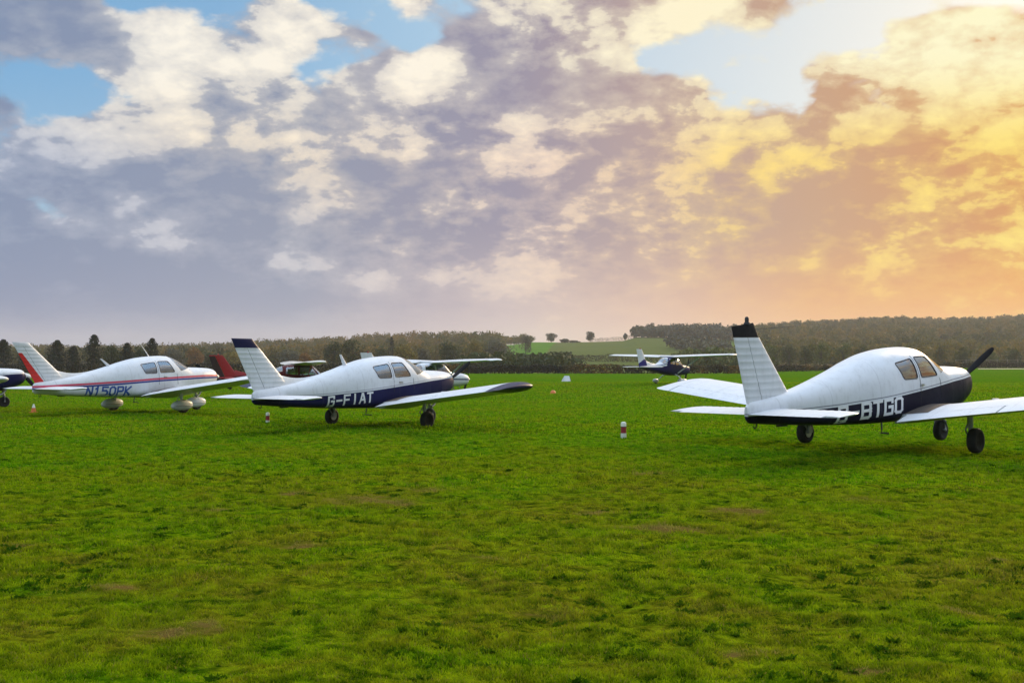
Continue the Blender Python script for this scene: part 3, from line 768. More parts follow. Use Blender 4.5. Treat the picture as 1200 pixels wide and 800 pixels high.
def high_wing(label, loc, heading, mat, P):
    root = empty('high_wing_aeroplane', loc, heading)
    s = P.get('size', 1.0); root.scale = (s, s, s)
    tag(root, label, 'aeroplane', 'high-wing aeroplanes parked on the grass')
    X = lambda xa: W1 - xa
    fus = HIGH.mesh(1.00, 7.85, 0.08, 48, cap=True).build('fuselage', mat, root, 40)
    fw = rounded([(X(2.02), 1.50), (X(3.08), 1.47), (X(3.08), 1.98), (X(2.38), 1.98)], 0.06)
    rw = rounded([(X(3.2), 1.50), (X(3.92), 1.56), (X(3.88), 1.95), (X(3.2), 1.98)], 0.06)
    ws = [(X(1.66), 1.54), (X(1.90), 1.50), (X(2.28), 1.98), (X(2.32), 2.2), (X(1.66), 2.2)]
    bw = [(X(4.10), 2.15), (X(4.10), 1.72), (X(4.72), 1.56), (X(4.78), 1.80), (X(4.6), 2.15)]
    panes = cut_windows(fus, [(fw, -1), (fw, 1), (rw, -1), (rw, 1), (ws, 0), (bw, 0)])
    for k, (vs, fs) in enumerate(panes):
        if vs: MB().add([(v[0], v[1] * 0.996, v[2] - 0.002) for v in vs], fs).build('windscreen' if k == 4 else ('rear_window' if k == 5 else 'window'), M_GLASS, fus, 40, False)
    for xa in (2.75, 3.55):
        for sy in (-1, 1):
            c = [(X(xa - 0.4), 1.05), (X(xa - 0.4), 1.16), (X(xa), 1.18), (X(xa + 0.12), 1.72), (X(xa + 0.22), 1.72), (X(xa + 0.12), 1.08)]
            MB().loft([[(x, sy * 0.26 + w, z) for x, z in c] for w in (-0.2, -0.16, 0.16, 0.2)]).build('seat', M_SEAT, root, 40)
    MB().box((X(1.85), 0, 1.38), (0.22, 0.95, 0.26), 0.93).build('instrument_panel', M_DARK, root)
    cow = HIGH.mesh(0.22, 0.992, 0.06, 48, cap=True).build('engine_cowling', P.get('cowl', mat), root, 50)
    MB().tube([(X(0.9), -0.18, 0.72), (X(0.98), -0.2, 0.58)], 0.03, 8).build('exhaust_pipe', M_METAL, cow)
    MB().lathe([(0.0, 0.26), (0.04, 0.24), (0.09, 0.16), (0.13, 0.07), (0.15, 0.0), (0.15, -0.03), (0.0, -0.03)], (X(0.17), 0, 1.09), (1, 0, 0), 20).build('spinner', M_WHITE, root)
    for ph in (P['prop'], P['prop'] + 180):
        a = R(ph); u = Vector((0, -math.cos(a), math.sin(a))); w = Vector((0, math.sin(a), math.cos(a))); fx = Vector((1, 0, 0)); rings = []
        for r_, c_, tw, th in ((0.08, 0.08, 48, 0.05), (0.3, 0.14, 32, 0.03), (0.6, 0.14, 20, 0.02), (0.85, 0.10, 15, 0.012), (0.94, 0.04, 14, 0.006)):
            e1 = w * math.cos(R(tw)) + fx * math.sin(R(tw)); e2 = w * -math.sin(R(tw)) + fx * math.cos(R(tw)); o = Vector((X(0.14), 0, 1.09)) + u * r_
            rings.append([o + e1 * (c_ / 2 * math.cos(t)) + e2 * (th / 2 * math.sin(t)) for t in [2 * math.pi * k / 10 for k in range(10)]])
        MB().loft(rings).build('propeller_blade', M_BLACK, root, 40)
    zz = lambda y: 2.10 + 0.030 * y
    plan = [(0.0, 2.18, 1.63, zz(0), 1.0), (2.6, 2.18, 1.63, zz(2.6), 1.0), (5.2, 2.32, 1.16, zz(5.2), 0.9)]
    for sy in (-1, 1):
        wg = wing_piece(stations_interp(plan, 0.0, 5.2, 26), 0.0, 0.755, sy, W1, 0.125, 1.5, 16).build('wing', P.get('wing', M_WHITE), root, 45)
        wing_piece(stations_interp(plan, 0.62, 2.6, 3), 0.762, 1.0, sy, W1, 0.125, 1.5, 7).build('flap', P.get('wing', M_WHITE), wg, 45)
        wing_piece(stations_interp(plan, 2.64, 5.15, 3), 0.762, 1.0, sy, W1, 0.125, 1.5, 7).build('aileron', P.get('wing', M_WHITE), wg, 45)
        tipst = []
        for q in np.linspace(0, 1, 9):
            k = math.cos(q * math.pi / 2) ** 0.7
            tipst.append((5.205 + 0.28 * math.sin(q * math.pi / 2), 2.32 + 0.3 * (1 - k), 1.16 - 0.55 * (1 - k), zz(5.2) - 0.03 * q, max(0.9 * k, 0.08)))
        wing_piece(tipst, 0, 1, sy, W1, 0.125, 1.5, 12).build('wing_tip', P.get('tip', M_WHITE), wg, 60)
        MB().tube([(X(2.75), sy * 0.53, 0.82), (X(2.72), sy * 2.45, 2.10)], [0.05, 0.05], 10, flat=0.45).build('wing_strut', P.get('strut', M_WHITE), root)
        m = MB().tube([(X(3.0), sy * 0.42, 0.74), (X(3.03), sy * 0.75, 0.58), (X(3.05), sy * 1.10, 0.26), (X(3.05), sy * 1.16, 0.20)], [0.05, 0.042, 0.032, 0.028], 10)
        m.tube([(X(3.05), sy * 1.12, 0.205), (X(3.05), sy * 1.30, 0.205)], 0.025, 8)
        g = m.build('main_landing_gear', P.get('strut', M_WHITE), root)
        wheel(g, (X(3.05), sy * 1.25, 0.205), 0.205, 0.15)
        if P.get('spats'):
            rings = []
            for q in np.linspace(0, 1, 14):
                e = (4 * q * (1 - q)) ** (0.5 if q < 0.5 else 0.65)
                rings.append([(X(3.05) + 0.40 - 0.92 * q, sy * 1.25 + (0.125 * e + .002) * math.cos(t), 0.235 + (0.17 * e + .002) * math.sin(t)) for t in [2 * math.pi * k / 16 for k in range(16)]])
            MB().loft(rings).build('wheel_fairing', M_WHITE, g, 50)
    xn = X(1.25)
    m = MB().tube([(xn - 0.04, 0, 0.72), (xn, 0, 0.36)], 0.04, 10).tube([(xn, -0.09, 0.19), (xn, -0.09, 0.34), (xn, 0, 0.40), (xn, 0.09, 0.34), (xn, 0.09, 0.19)], 0.02, 8)
    g = m.build('nose_landing_gear', M_OLEO, root)
    wheel(g, (xn, 0, 0.19), 0.19, 0.13)
    if P.get('spats'):
        rings = []
        for q in np.linspace(0, 1, 14):
            e = (4 * q * (1 - q)) ** (0.5 if q < 0.5 else 0.65)
            rings.append([(xn + 0.38 - 0.85 * q, (0.12 * e + .002) * math.cos(t), 0.225 + (0.17 * e + .002) * math.sin(t)) for t in [2 * math.pi * k / 16 for k in range(16)]])
        MB().loft(rings).build('wheel_fairing', M_WHITE, g, 50)
    # fin, rudder, dorsal fillet
    def fs(z0, z1, f0, f1, k):
        rings = []
        for z in np.linspace(z0, z1, k):
            q = (z - 1.36) / (2.66 - 1.36)
            a = 6.62 + 0.92 * q; c = (7.95 + 0.40 * q) - a
            rings.append([(X(a + f * c), y * c, z) for f, y in foil_ring(f0, f1, 0.09, 10, 0)])
        return MB().loft(rings)
    fin = fs(1.33, 2.60, 0, 0.58, 8).build('tail_fin', P.get('fin', M_WHITE), root, 60)
    fs(1.30, 2.60, 0.59, 1.0, 8).build('rudder', P.get('rudder', P.get('fin', M_WHITE)), root, 60)
    MB().loft([[(X(a), y, z) for a, y, z in ((7.53 - q * 0, 0.02 * k, 2.604 + 0.06 * q), (8.32, 0.012 * k, 2.604 + 0.06 * q), (8.32, -0.012 * k, 2.604 + 0.06 * q), (7.53, -0.02 * k, 2.604 + 0.06 * q))] for q, k in ((0, 1), (1, 0.5))]).build('fin_cap', P.get('fin', M_WHITE), fin, 60)
    rings = []
    for q in np.linspace(0, 1, 12):
        xa = 5.3 + q * 1.55; zt = float(HIGH.zt(xa)); z1 = zt + 0.34 * q ** 1.6 + 0.01
        rings.append([(X(xa), k * 0.03, z_) for k, z_ in ((-1.4, zt - 0.03), (-0.4, z1 - 0.02), (0, z1), (0.4, z1 - 0.02), (1.4, zt - 0.03))])
    MB().loft(rings).build('dorsal_fillet', P.get('dorsal', P.get('fin', M_WHITE)), root, 50)
    for sy in (-1, 1):
        st = [(0.04, 6.85, 1.10, 1.32, 1), (1.5, 7.08, 0.78, 1.32, 1), (1.65, 7.16, 0.62, 1.32, 0.5), (1.70, 7.3, 0.40, 1.32, 0.15)]
        t_ = wing_piece(st, 0, 0.60, sy, W1, 0.09, 0, 9, 0.0).build('tailplane', P.get('tailplane', M_WHITE), root, 50)
        wing_piece([(y, a, c, z, k) for y, a, c, z, k in st[:2]], 0.61, 1.0, sy, W1, 0.09, 0, 6, 0.0).build('elevator', P.get('tailplane', M_WHITE), t_, 50)
    MB().lathe([(0, 0), (0.05, 0), (0.045, 0.05), (0.02, 0.10), (0, 0.11)], (X(7.8), 0, 2.66), (0, 0, 1), 10).build('beacon', M_LAMP, root)
    if P.get('text'):
        for (text, xa0, xa1, z0, h, slope, tm) in P['text']:
            lettering(HIGH, text, xa0, xa1, z0, h, slope, -1, tm, fus, 1.0, 0)
    return root

# ------------------------------------------------------------------ terrain
def sstep(a, b, x):
    t = np.clip((np.asarray(x, float) - a) / (b - a), 0, 1); return t * t * (3 - 2 * t)
BUMPS = [(-3.35, 27.8, -0.05, 5.0), (-11.4, 34.9, 0.04, 5.0), (-9.0, 61.0, -0.35, 11.0), (11.2, 79.5, 0.20, 14.0)]
_rng = np.random.default_rng(5)
_wv = [(_rng.uniform(0, 6.28), k, _rng.uniform(0, 6.28), a) for k, a in ((0.35, 0.012), (0.6, 0.010), (0.9, 0.008), (1.6, 0.006), (2.3, 0.005), (3.7, 0.004), (5.1, 0.006), (7.3, 0.007), (10.3, 0.008), (14.1, 0.007), (12.2, 0.007))]
# skyline: x in the photo, y of the tree tops, distance of the ridge, height of the trees on it
SKY = np.array([(-900, 404, 1100, 11), (0, 406, 1100, 11), (150, 405, 1100, 11), (250, 403, 1100, 11), (320, 398, 1100, 11), (400, 395, 1100, 11), (450, 391, 1100, 11), (490, 389, 1100, 11), (530, 389, 1100, 11), (565, 390, 1080, 11), (600, 394, 1020, 8),
    (625, 401.5, 960, 0.2), (660, 402, 940, 0.2), (700, 400.5, 930, 0.5), (730, 397, 950, 2), (745, 384, 1000, 9), (765, 382.5, 1000, 10), (800, 381, 1000, 11), (850, 382, 1100, 11), (890, 382, 1300, 11), (930, 379, 1400, 11), (980, 377, 1450, 11), (1020, 373, 1500, 12),
    (1060, 372, 1500, 12), (1100, 374.5, 1500, 12), (1150, 372, 1500, 12), (1200, 370, 1500, 12), (1500, 366, 1500, 12), (2200, 372, 1500, 12)], float)
def H(x, y, micro=True):
    x = np.asarray(x, float); y = np.asarray(y, float)
    z = np.zeros(np.broadcast(x, y).shape)
    for bx, by, h, r in BUMPS:
        z = z + h * np.exp(-((x - bx) ** 2 + (y - by) ** 2) / (2 * r * r))
    rr = np.hypot(x, y)
    px = 600 + F_PX * x / np.maximum(y, 1.0)
    front = sstep(0, 60, y)
    z = z + front * 0.75 * sstep(850, 1100, px) * sstep(120, 330, y)
    if micro:
        fade = 1 - sstep(25, 70, rr)
        for th, k, ph, a in _wv:
            z = z + a * fade * np.sin(k * (x * math.cos(th) + y * math.sin(th)) + ph)
    top = np.interp(px, SKY[:, 0], SKY[:, 1]); rd = np.interp(px, SKY[:, 0], SKY[:, 2]); th = np.interp(px, SKY[:, 0], SKY[:, 3])
    hz = CAM_H + (HOR - top) / F_PX * rd - th
    r0 = np.interp(px, [0, 500, 650, 800, 1000], [420, 420, 300, 330, 480])
    q = np.clip((y - r0) / (rd - r0), 0, 1)
    prof = 0.35 * q + 0.65 * q * q * (3 - 2 * q)
    beyond = 1 - 0.6 * sstep(0, 1500, y - rd)
    z = z + front * hz * prof * beyond
    und = 0.6 * np.sin(x * 0.021 + 1.3) * np.sin(y * 0.017) * sstep(380, 600, y) * (1 - sstep(0.9, 1.0, q))
    return z + und

def at(px, Y):
    return (px - 600) / F_PX * Y
def ground_y(py, z=0.0):
    return (CAM_H - z) * F_PX / (py - HOR)

ang = np.concatenate([np.linspace(-180, -60, 25)[:-1], np.linspace(-60, -29, 40)[:-1], np.linspace(-29, 29, 560), np.linspace(29, 60, 40)[1:], np.linspace(60, 180, 25)[1:-1]])
rad = np.exp(np.linspace(math.log(1.2), math.log(4500), 330))
AA, RR = np.meshgrid(np.radians(ang), rad)
gx = RR * np.sin(AA); gy = RR * np.cos(AA); gz = H(gx, gy)
na, nr = len(ang), len(rad)
verts = np.stack([gx, gy, gz], -1).reshape(-1, 3)
faces = []
for i in range(nr - 1):
    for j in range(na):
        k = (j + 1) % na
        faces.append((i * na + j, (i + 1) * na + j, (i + 1) * na + k, i * na + k))
verts = np.vstack([verts, [[0, 0, float(H(0.0, 0.0))]]])
for j in range(na): faces.append((len(verts) - 1, j, (j + 1) % na))
me = bpy.data.meshes.new('ground'); me.from_pydata(verts.tolist(), [], faces)
# land use: 0 airfield grass, .33 pasture, .66 bright field, 1 woodland floor / rough
PXv = 600 + F_PX * verts[:, 0] / np.maximum(verts[:, 1], 1.0); Yv = verts[:, 1]
el_y = HOR - (verts[:, 2] - CAM_H) / np.maximum(Yv, 1) * F_PX          # where it would stand in the photo's frame
zone = np.full(len(verts), 0.0)
far = (Yv > 215)
zone[far] = 1.0
mid_ = far & (PXv > 560) & (PXv < 900)
zone[mid_] = 0.33
zone[mid_ & (PXv < 638 + 0.055 * (Yv - 560)) & (Yv > 560)] = 0.66
zone[far & (PXv > 812) & (PXv < 868) & (Yv > 600) & (Yv < 830)] = 0.5
zone[far & (PXv > 735) & (Yv > 860)] = 1.0
zone[far & (PXv > 870)] = 1.0
zone[far & (PXv > 900) & (Yv < 330)] = 0.0
at_ = me.attributes.new('zone', 'FLOAT', 'POINT'); at_.data.foreach_set('value', zone.astype(np.float32))

WORN = [(430, 587, 150, 16), (355, 579, 70, 9), (200, 742, 170, 26), (120, 690, 130, 14), (780, 622, 130, 13), (870, 602, 110, 11), (700, 602, 70, 8), (885, 762, 110, 9), (1020, 782, 100, 9), (760, 556, 60, 7), (1130, 715, 80, 10), (345, 640, 100, 9), (560, 655, 90, 8), (1010, 585, 80, 7), (620, 720, 80, 8), (30, 640, 60, 8), (1170, 660, 70, 8), (500, 575, 90, 6), (250, 600, 60, 6)]
def worn(x, y):
    x = np.asarray(x, float); y = np.maximum(np.asarray(y, float), 0.5)
    r = np.zeros(x.shape)
    for px, py, w, h in WORN:
        Yc = ground_y(py); Xc = at(px, Yc); sx = w / F_PX * Yc / 2; sy = h * Yc * Yc / (F_PX * CAM_H) / 2
        r = np.maximum(r, np.exp(-(((x - Xc) / sx) ** 2 + ((y - Yc) / sy) ** 2)))
    return r
wa = me.attributes.new('worn', 'FLOAT', 'POINT'); wv_ = np.zeros(len(verts)); k_ = (verts[:, 1] > 3) & (verts[:, 1] < 40)
wv_[k_] = worn(verts[k_, 0], verts[k_, 1]); wa.data.foreach_set('value', wv_.astype(np.float32))

# turf colour is a function of the place on the field, shared by the soil sheet and the grass growing on it
def turf(t, blades):
    ge = t.node('ShaderNodeNewGeometry'); p = ge.outputs['Position']
    x, y, z = t.sep(p); p2 = t.comb(x, y, 0.0)
    n1 = t.noise(p2, 0.10, 4, 0.55, 0.3); n2 = t.noise(p2, 0.42, 5, 0.62, 0.6); n3 = t.noise(p2, 2.1, 5, 0.65, 0.3); n4 = t.noise(p2, 9.0, 4, 0.7)
    near = t.maprange(y, 6.0, 24.0, 1.0, 0.0, True)
    a = t.math('ADD', t.math('ADD', t.math('MULTIPLY', n1, 0.35), t.math('MULTIPLY', n2, 0.45)), t.math('MULTIPLY', n3, 0.35))
    a = t.math('ADD', a, t.math('SUBTRACT', t.math('MULTIPLY', near, 0.115), 0.045))
    g = t.ramp(t.maprange(a, 0.38, 0.78), [(0, (0.044, 0.235, 0.002)), (0.3, (0.090, 0.300, 0.002)), (0.5, (0.165, 0.292, 0.003)), (0.75, (0.225, 0.235, 0.008)), (1.0, (0.245, 0.180, 0.030))])
    n6 = t.noise(t.vmath('ADD', p2, (31.0, 7.0, 0.0)), 5.0, 6, 0.75, 0.5)
    tuft = t.math('ADD', t.math('MULTIPLY', n4, 0.5), t.math('MULTIPLY', n6, 0.5))
    g = t.mix(t.maprange(tuft, 0.41, 0.525, 0.92, 0.0), g, (0.012, 0.058, 0.001, 1))
    g = t.mix(t.maprange(tuft, 0.51, 0.60, 0.0, 0.9), g, (0.30, 0.40, 0.006, 1))
    n5 = t.noise(t.comb(t.math('MULTIPLY', x, 0.8), y, 0.0), 3.3, 3, 0.6, 0.4)
    weed = t.math('MULTIPLY', t.maprange(n5, 0.60, 0.68, 0.0, 0.85), t.maprange(n2, 0.35, 0.6, 0.4, 1.0))
    g = t.mix(weed, g, (0.012, 0.055, 0.002, 1))
    bare_n = t.math('ADD', t.math('MULTIPLY', n2, 0.6), t.math('MULTIPLY', n3, 0.5))
    wn = t.node('ShaderNodeAttribute'); wn.attribute_name = 'worn'
    wq = t.math('ADD', wn.outputs['Fac'], t.math('MULTIPLY', t.math('SUBTRACT', t.math('ADD', t.math('MULTIPLY', n3, 0.5), t.math('MULTIPLY', n6, 0.5)), 0.5), 3.4))
    bare = t.math('MULTIPLY', t.maprange(wq, 0.62, 1.0, 0, 1), t.maprange(wn.outputs['Fac'], 0.08, 0.3, 0, 1))
    g = t.mix(t.maprange(wn.outputs['Fac'], 0.05, 0.7, 0.0, 0.55), g, (0.20, 0.185, 0.012, 1))
    return g, bare, n3, n4, p2, y
m, t, b = newmat('turf_soil')
g, bare, n3, n4, p2, yy = turf(t, False)
at2 = t.node('ShaderNodeAttribute'); at2.attribute_name = 'zone'
zf = at2.outputs['Fac']
g = t.mix(t.math('MULTIPLY', bare, 0.8), g, (0.270, 0.165, 0.050, 1))
fn = t.noise(p2, 0.006, 5, 0.6, 0.4); fn2 = t.noise(p2, 0.06, 5, 0.7)
past = t.ramp(t.math('ADD', t.math('MULTIPLY', fn, 0.6), t.math('MULTIPLY', fn2, 0.4)), [(0.3, (0.062, 0.085, 0.022)), (0.5, (0.085, 0.105, 0.030)), (0.7, (0.105, 0.105, 0.040))])
brt = t.ramp(fn2, [(0.3, (0.050, 0.130, 0.012)), (0.7, (0.085, 0.165, 0.020))])
wood = t.ramp(fn2, [(0.3, (0.030, 0.030, 0.012)), (0.7, (0.050, 0.042, 0.016))])
thin = t.maprange(yy, 22.0, 95.0, 0.40, 0.50)           # dull thatch and soil, darkened further in place of the blades' self-shadow
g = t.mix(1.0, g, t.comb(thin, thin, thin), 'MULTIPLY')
c = t.mix(t.maprange(zf, 0.05, 0.28), g, past)
c = t.mix(t.maprange(zf, 0.40, 0.62), c, brt)
c = t.mix(t.maprange(zf, 0.72, 0.95), c, wood)
t.l.new(c, b.inputs['Base Color']); b.inputs['Roughness'].default_value = 0.95; b.inputs['Specular IOR Level'].default_value = 0.0
bp = t.node('ShaderNodeBump'); bp.inputs['Strength'].default_value = 0.7; bp.inputs['Distance'].default_value = 0.05
hh = t.math('ADD', t.math('MULTIPLY', n3, 0.6), t.math('MULTIPLY', n4, 0.5)); t.l.new(hh, bp.inputs['Height']); t.l.new(bp.outputs[0], b.inputs['Normal'])
ground = link('ground', me, None, m, None, False)
me.polygons.foreach_set('use_smooth', [True] * len(me.polygons))
tag(ground, 'wide grass airfield running out to pasture and wooded hills', 'ground', kind='structure')

# ------------------------------------------------------------------ grass
def numpy_mesh(name, V, F_list, attrs=None):
    """V (n,3); F_list: list of (k, array) with k corners per face"""
    me = bpy.data.meshes.new(name)
    me.vertices.add(len(V)); me.vertices.foreach_set('co', np.asarray(V, np.float32).ravel())
    loops = np.concatenate([f.ravel() for k, f in F_list]).astype(np.int32)
    tot = np.concatenate([np.full(len(f), k, np.int32) for k, f in F_list])
    st = np.concatenate([[0], np.cumsum(tot)[:-1]]).astype(np.int32)
    me.loops.add(len(loops)); me.loops.foreach_set('vertex_index', loops)
    me.polygons.add(len(tot)); me.polygons.foreach_set('loop_start', st); me.polygons.foreach_set('loop_total', tot)
    if attrs:
        for nm, dom, arr in attrs:
            a = me.attributes.new(nm, 'FLOAT', dom); a.data.foreach_set('value', np.asarray(arr, np.float32))
    me.update(calc_edges=True)
    return me
rng = np.random.default_rng(11)
def vnoise(x, y, s, seed):
    r = np.random.default_rng(seed); g = r.random((256, 256))
    xs, ys = x / s + 500.3, y / s + 500.7
    xi, yi = np.floor(xs).astype(int), np.floor(ys).astype(int); fx, fy = xs - xi, ys - yi
    fx = fx * fx * (3 - 2 * fx); fy = fy * fy * (3 - 2 * fy)
    G = lambda a, b_: g[a % 256, b_ % 256]
    return (G(xi, yi) * (1 - fx) + G(xi + 1, yi) * fx) * (1 - fy) + (G(xi, yi + 1) * (1 - fx) + G(xi + 1, yi + 1) * fx) * fy
VV, TT, QQ, TI, WD, WR = [], [], [], [], [], []; off = 0
BANDS = [(3.0, 7.5, 12000, 0.024, 0.0050), (7.5, 13, 5600, 0.026, 0.0075), (13, 24, 1900, 0.031, 0.012), (24, 45, 330, 0.045, 0.024), (45, 95, 60, 0.05, 0.05)]
for y0, y1, dens, hgt, wid in BANDS:
    wmax = 0.56 * y1 + 1.0
    N = int(dens * (y1 - y0) * 2 * wmax)
    Y = rng.uniform(y0, y1, N); Xx = rng.uniform(-wmax, wmax, N)
    k = np.abs(Xx) < 0.54 * Y + 0.9
    cl = vnoise(Xx, Y, 0.13, 1) * 0.6 + vnoise(Xx, Y, 0.42, 2) * 0.4
    k &= rng.random(N) < np.clip(0.25 + 1.3 * cl, 0, 1)
    wr = worn(Xx, Y)
    k &= rng.random(N) > np.clip((wr + 1.3 * (vnoise(Xx, Y, 0.11, 7) * 0.55 + vnoise(Xx, Y, 0.33, 8) * 0.45 - 0.5) - 0.48) * 2.2, 0, 0.82) * np.clip(wr * 5, 0, 1)
    Xx, Y, cl, wr = Xx[k], Y[k], cl[k], wr[k]; N = len(Y)
    Z = H(Xx, Y) - 0.004
    hh_ = hgt * (0.40 + 1.15 * np.clip((cl - 0.2) * 1.5, 0, 1)) * rng.uniform(0.55, 1.25, N)
    a = rng.uniform(0, 2 * np.pi, N); ln = rng.uniform(0.15, 1.1, N) * hh_; la = rng.uniform(0, 2 * np.pi, N)
    w = wid * rng.uniform(0.6, 1.3, N)
    ca, sa = np.cos(a) * w / 2, np.sin(a) * w / 2; lx, ly = np.cos(la) * ln, np.sin(la) * ln
    base = np.stack([Xx, Y, Z], -1)
    v0 = base + np.stack([-ca, -sa, 0 * ca], -1); v1 = base + np.stack([ca, sa, 0 * ca], -1)
    m0 = base + np.stack([lx * 0.35 - ca * 0.8, ly * 0.35 - sa * 0.8, hh_ * 0.6], -1); m1 = base + np.stack([lx * 0.35 + ca * 0.8, ly * 0.35 + sa * 0.8, hh_ * 0.6], -1)
    tp = base + np.stack([lx, ly, hh_ * 0.95], -1)
    V = np.stack([v0, v1, m1, m0, tp], 1).reshape(-1, 3)
    i0 = off + 5 * np.arange(N)
    QQ.append(np.stack([i0, i0 + 1, i0 + 2, i0 + 3], -1)); TT.append(np.stack([i0 + 3, i0 + 2, i0 + 4], -1))
    WD.append(np.zeros(5 * N)); WR.append(np.repeat(wr, 5))
    VV.append(V); TI.append(np.repeat(rng.random(N), 5)); off += 5 * N
# dark broad-leaved plants scattered through the turf
for y0, y1, dens, nb in [(3.5, 9, 11.0, 26), (9, 18, 4.5, 26), (18, 32, 0.9, 18)]:
    wmax = 0.56 * y1 + 1.0; M_ = int(dens * (y1 - y0) * 2 * wmax)
    cy_ = rng.uniform(y0, y1, M_); cx_ = rng.uniform(-wmax, wmax, M_); rr_ = rng.gamma(2.0, 0.020, M_) + 0.02
    k = vnoise(cx_, cy_, 1.7, 4) > 0.36 + 0.2 * rng.random(M_); cx_, cy_, rr_ = cx_[k], cy_[k], rr_[k]
    N = len(cx_) * nb; ci = np.repeat(np.arange(len(cx_)), nb)
    th = rng.uniform(0, 2 * np.pi, N); q = np.sqrt(rng.random(N)) * rr_[ci] * (0.75 + 0.35 * np.sin(3 * th + ci))
    Xx = cx_[ci] + q * np.cos(th) * 1.5; Y = cy_[ci] + q * np.sin(th) * 0.9; Z = H(Xx, Y) - 0.004
    hh_ = rng.uniform(0.012, 0.034, N); a = rng.uniform(0, 2 * np.pi, N); la = rng.uniform(0, 2 * np.pi, N); ln = rng.uniform(0.4, 1.3, N) * hh_
    w = rng.uniform(0.008, 0.018, N) * (1 + y0 / 14)
    ca, sa = np.cos(a) * w / 2, np.sin(a) * w / 2; lx, ly = np.cos(la) * ln, np.sin(la) * ln; base = np.stack([Xx, Y, Z], -1)
    V = np.stack([base + np.stack([-ca, -sa, 0 * ca], -1), base + np.stack([ca, sa, 0 * ca], -1), base + np.stack([lx * .5 + ca, ly * .5 + sa, hh_ * .7], -1), base + np.stack([lx * .5 - ca, ly * .5 - sa, hh_ * .7], -1), base + np.stack([lx, ly, hh_], -1)], 1).reshape(-1, 3)
    i0 = off + 5 * np.arange(N)
    QQ.append(np.stack([i0, i0 + 1, i0 + 2, i0 + 3], -1)); TT.append(np.stack([i0 + 3, i0 + 2, i0 + 4], -1))
    VV.append(V); TI.append(np.repeat(rng.random(N) * 0.8, 5)); WD.append(np.full(5 * N, 0.80)); WR.append(np.zeros(5 * N)); off += 5 * N
V = np.concatenate(VV); Q = np.concatenate(QQ); T3 = np.concatenate(TT); TI = np.concatenate(TI)
gme = numpy_mesh('grass', V, [(4, Q), (3, T3)], [('tint', 'POINT', TI), ('weed', 'POINT', np.concatenate(WD)), ('worn', 'POINT', np.concatenate(WR))])
m, t, b = newmat('grass_blades')
g, bare, n3, n4, p2, yy = turf(t, True)
ta = t.node('ShaderNodeAttribute'); ta.attribute_name = 'tint'
g = t.mix(t.maprange(ta.outputs['Fac'], 0.0, 1.0, 0.0, 0.5), g, (0.18, 0.265, 0.004, 1))
g = t.mix(t.maprange(ta.outputs['Fac'], 0.88, 1.0, 0.0, 0.8), g, (0.22, 0.17, 0.05, 1))
g = t.mix(t.math('MULTIPLY', bare, 0.6), g, (0.24, 0.185, 0.075, 1))
wd = t.node('ShaderNodeAttribute'); wd.attribute_name = 'weed'
g = t.mix(wd.outputs['Fac'], g, (0.014, 0.062, 0.003, 1))
out = [x for x in t.n if x.type == 'OUTPUT_MATERIAL'][0]
t.l.new(g, b.inputs['Base Color']); b.inputs['Roughness'].default_value = 0.6; b.inputs['Specular IOR Level'].default_value = 0.0
tl = t.node('ShaderNodeBsdfTranslucent'); t.l.new(g, tl.inputs[0])
ms = t.node('ShaderNodeMixShader'); ms.inputs[0].default_value = 0.5
t.l.new(b.outputs[0], ms.inputs[1]); t.l.new(tl.outputs[0], ms.inputs[2]); t.l.new(ms.outputs[0], out.inputs[0])
go = link('grass', gme, None, m, None, False)
tag(go, 'short worn turf with yellowed and bare patches in the foreground', 'grass', kind='stuff')

# ------------------------------------------------------------------ trees
def foliage(name, stops, transl=0.25):
    m, t, b = newmat(name)
    ta = t.node('ShaderNodeAttribute'); ta.attribute_name = 'tint'
    c = t.ramp(ta.outputs['Fac'], stops)
    t.l.new(c, b.inputs['Base Color']); b.inputs['Roughness'].default_value = 0.7; b.inputs['Specular IOR Level'].default_value = 0.15
    out = [x for x in t.n if x.type == 'OUTPUT_MATERIAL'][0]
    tl = t.node('ShaderNodeBsdfTranslucent'); t.l.new(c, tl.inputs[0])
    ms = t.node('ShaderNodeMixShader'); ms.inputs[0].default_value = transl
    t.l.new(b.outputs[0], ms.inputs[1]); t.l.new(tl.outputs[0], ms.inputs[2]); t.l.new(ms.outputs[0], out.inputs[0])
    return m
F_CON = foliage('conifer_needles', [(0, (0.006, 0.011, 0.007)), (1, (0.020, 0.029, 0.015))], 0.1)
F_DARK = foliage('dark_leaves', [(0, (0.018, 0.030, 0.012)), (1, (0.060, 0.075, 0.022))])
F_GREEN = foliage('green_leaves', [(0, (0.046, 0.068, 0.018)), (1, (0.130, 0.150, 0.039))])
F_YEL = foliage('yellowing_leaves', [(0, (0.072, 0.068, 0.016)), (0.6, (0.156, 0.130, 0.026)), (1, (0.247, 0.169, 0.031))])
F_ORA = foliage('orange_leaves', [(0, (0.091, 0.049, 0.016)), (1, (0.273, 0.137, 0.033))])
F_GREY = foliage('grey_green_leaves', [(0, (0.055, 0.060, 0.042)), (1, (0.111, 0.111, 0.072))])
F_HEDGE = foliage('hedge_leaves', [(0, (0.014, 0.014, 0.007)), (0.6, (0.042, 0.036, 0.014)), (0.85, (0.075, 0.052, 0.014)), (1, (0.16, 0.085, 0.018))])
F_WOOD = foliage('woodland_leaves', [(0, (0.028, 0.037, 0.009)), (0.3, (0.056, 0.068, 0.015)), (0.55, (0.091, 0.084, 0.019)), (0.8, (0.123, 0.094, 0.025)), (1, (0.175, 0.112, 0.021))], 0.45)
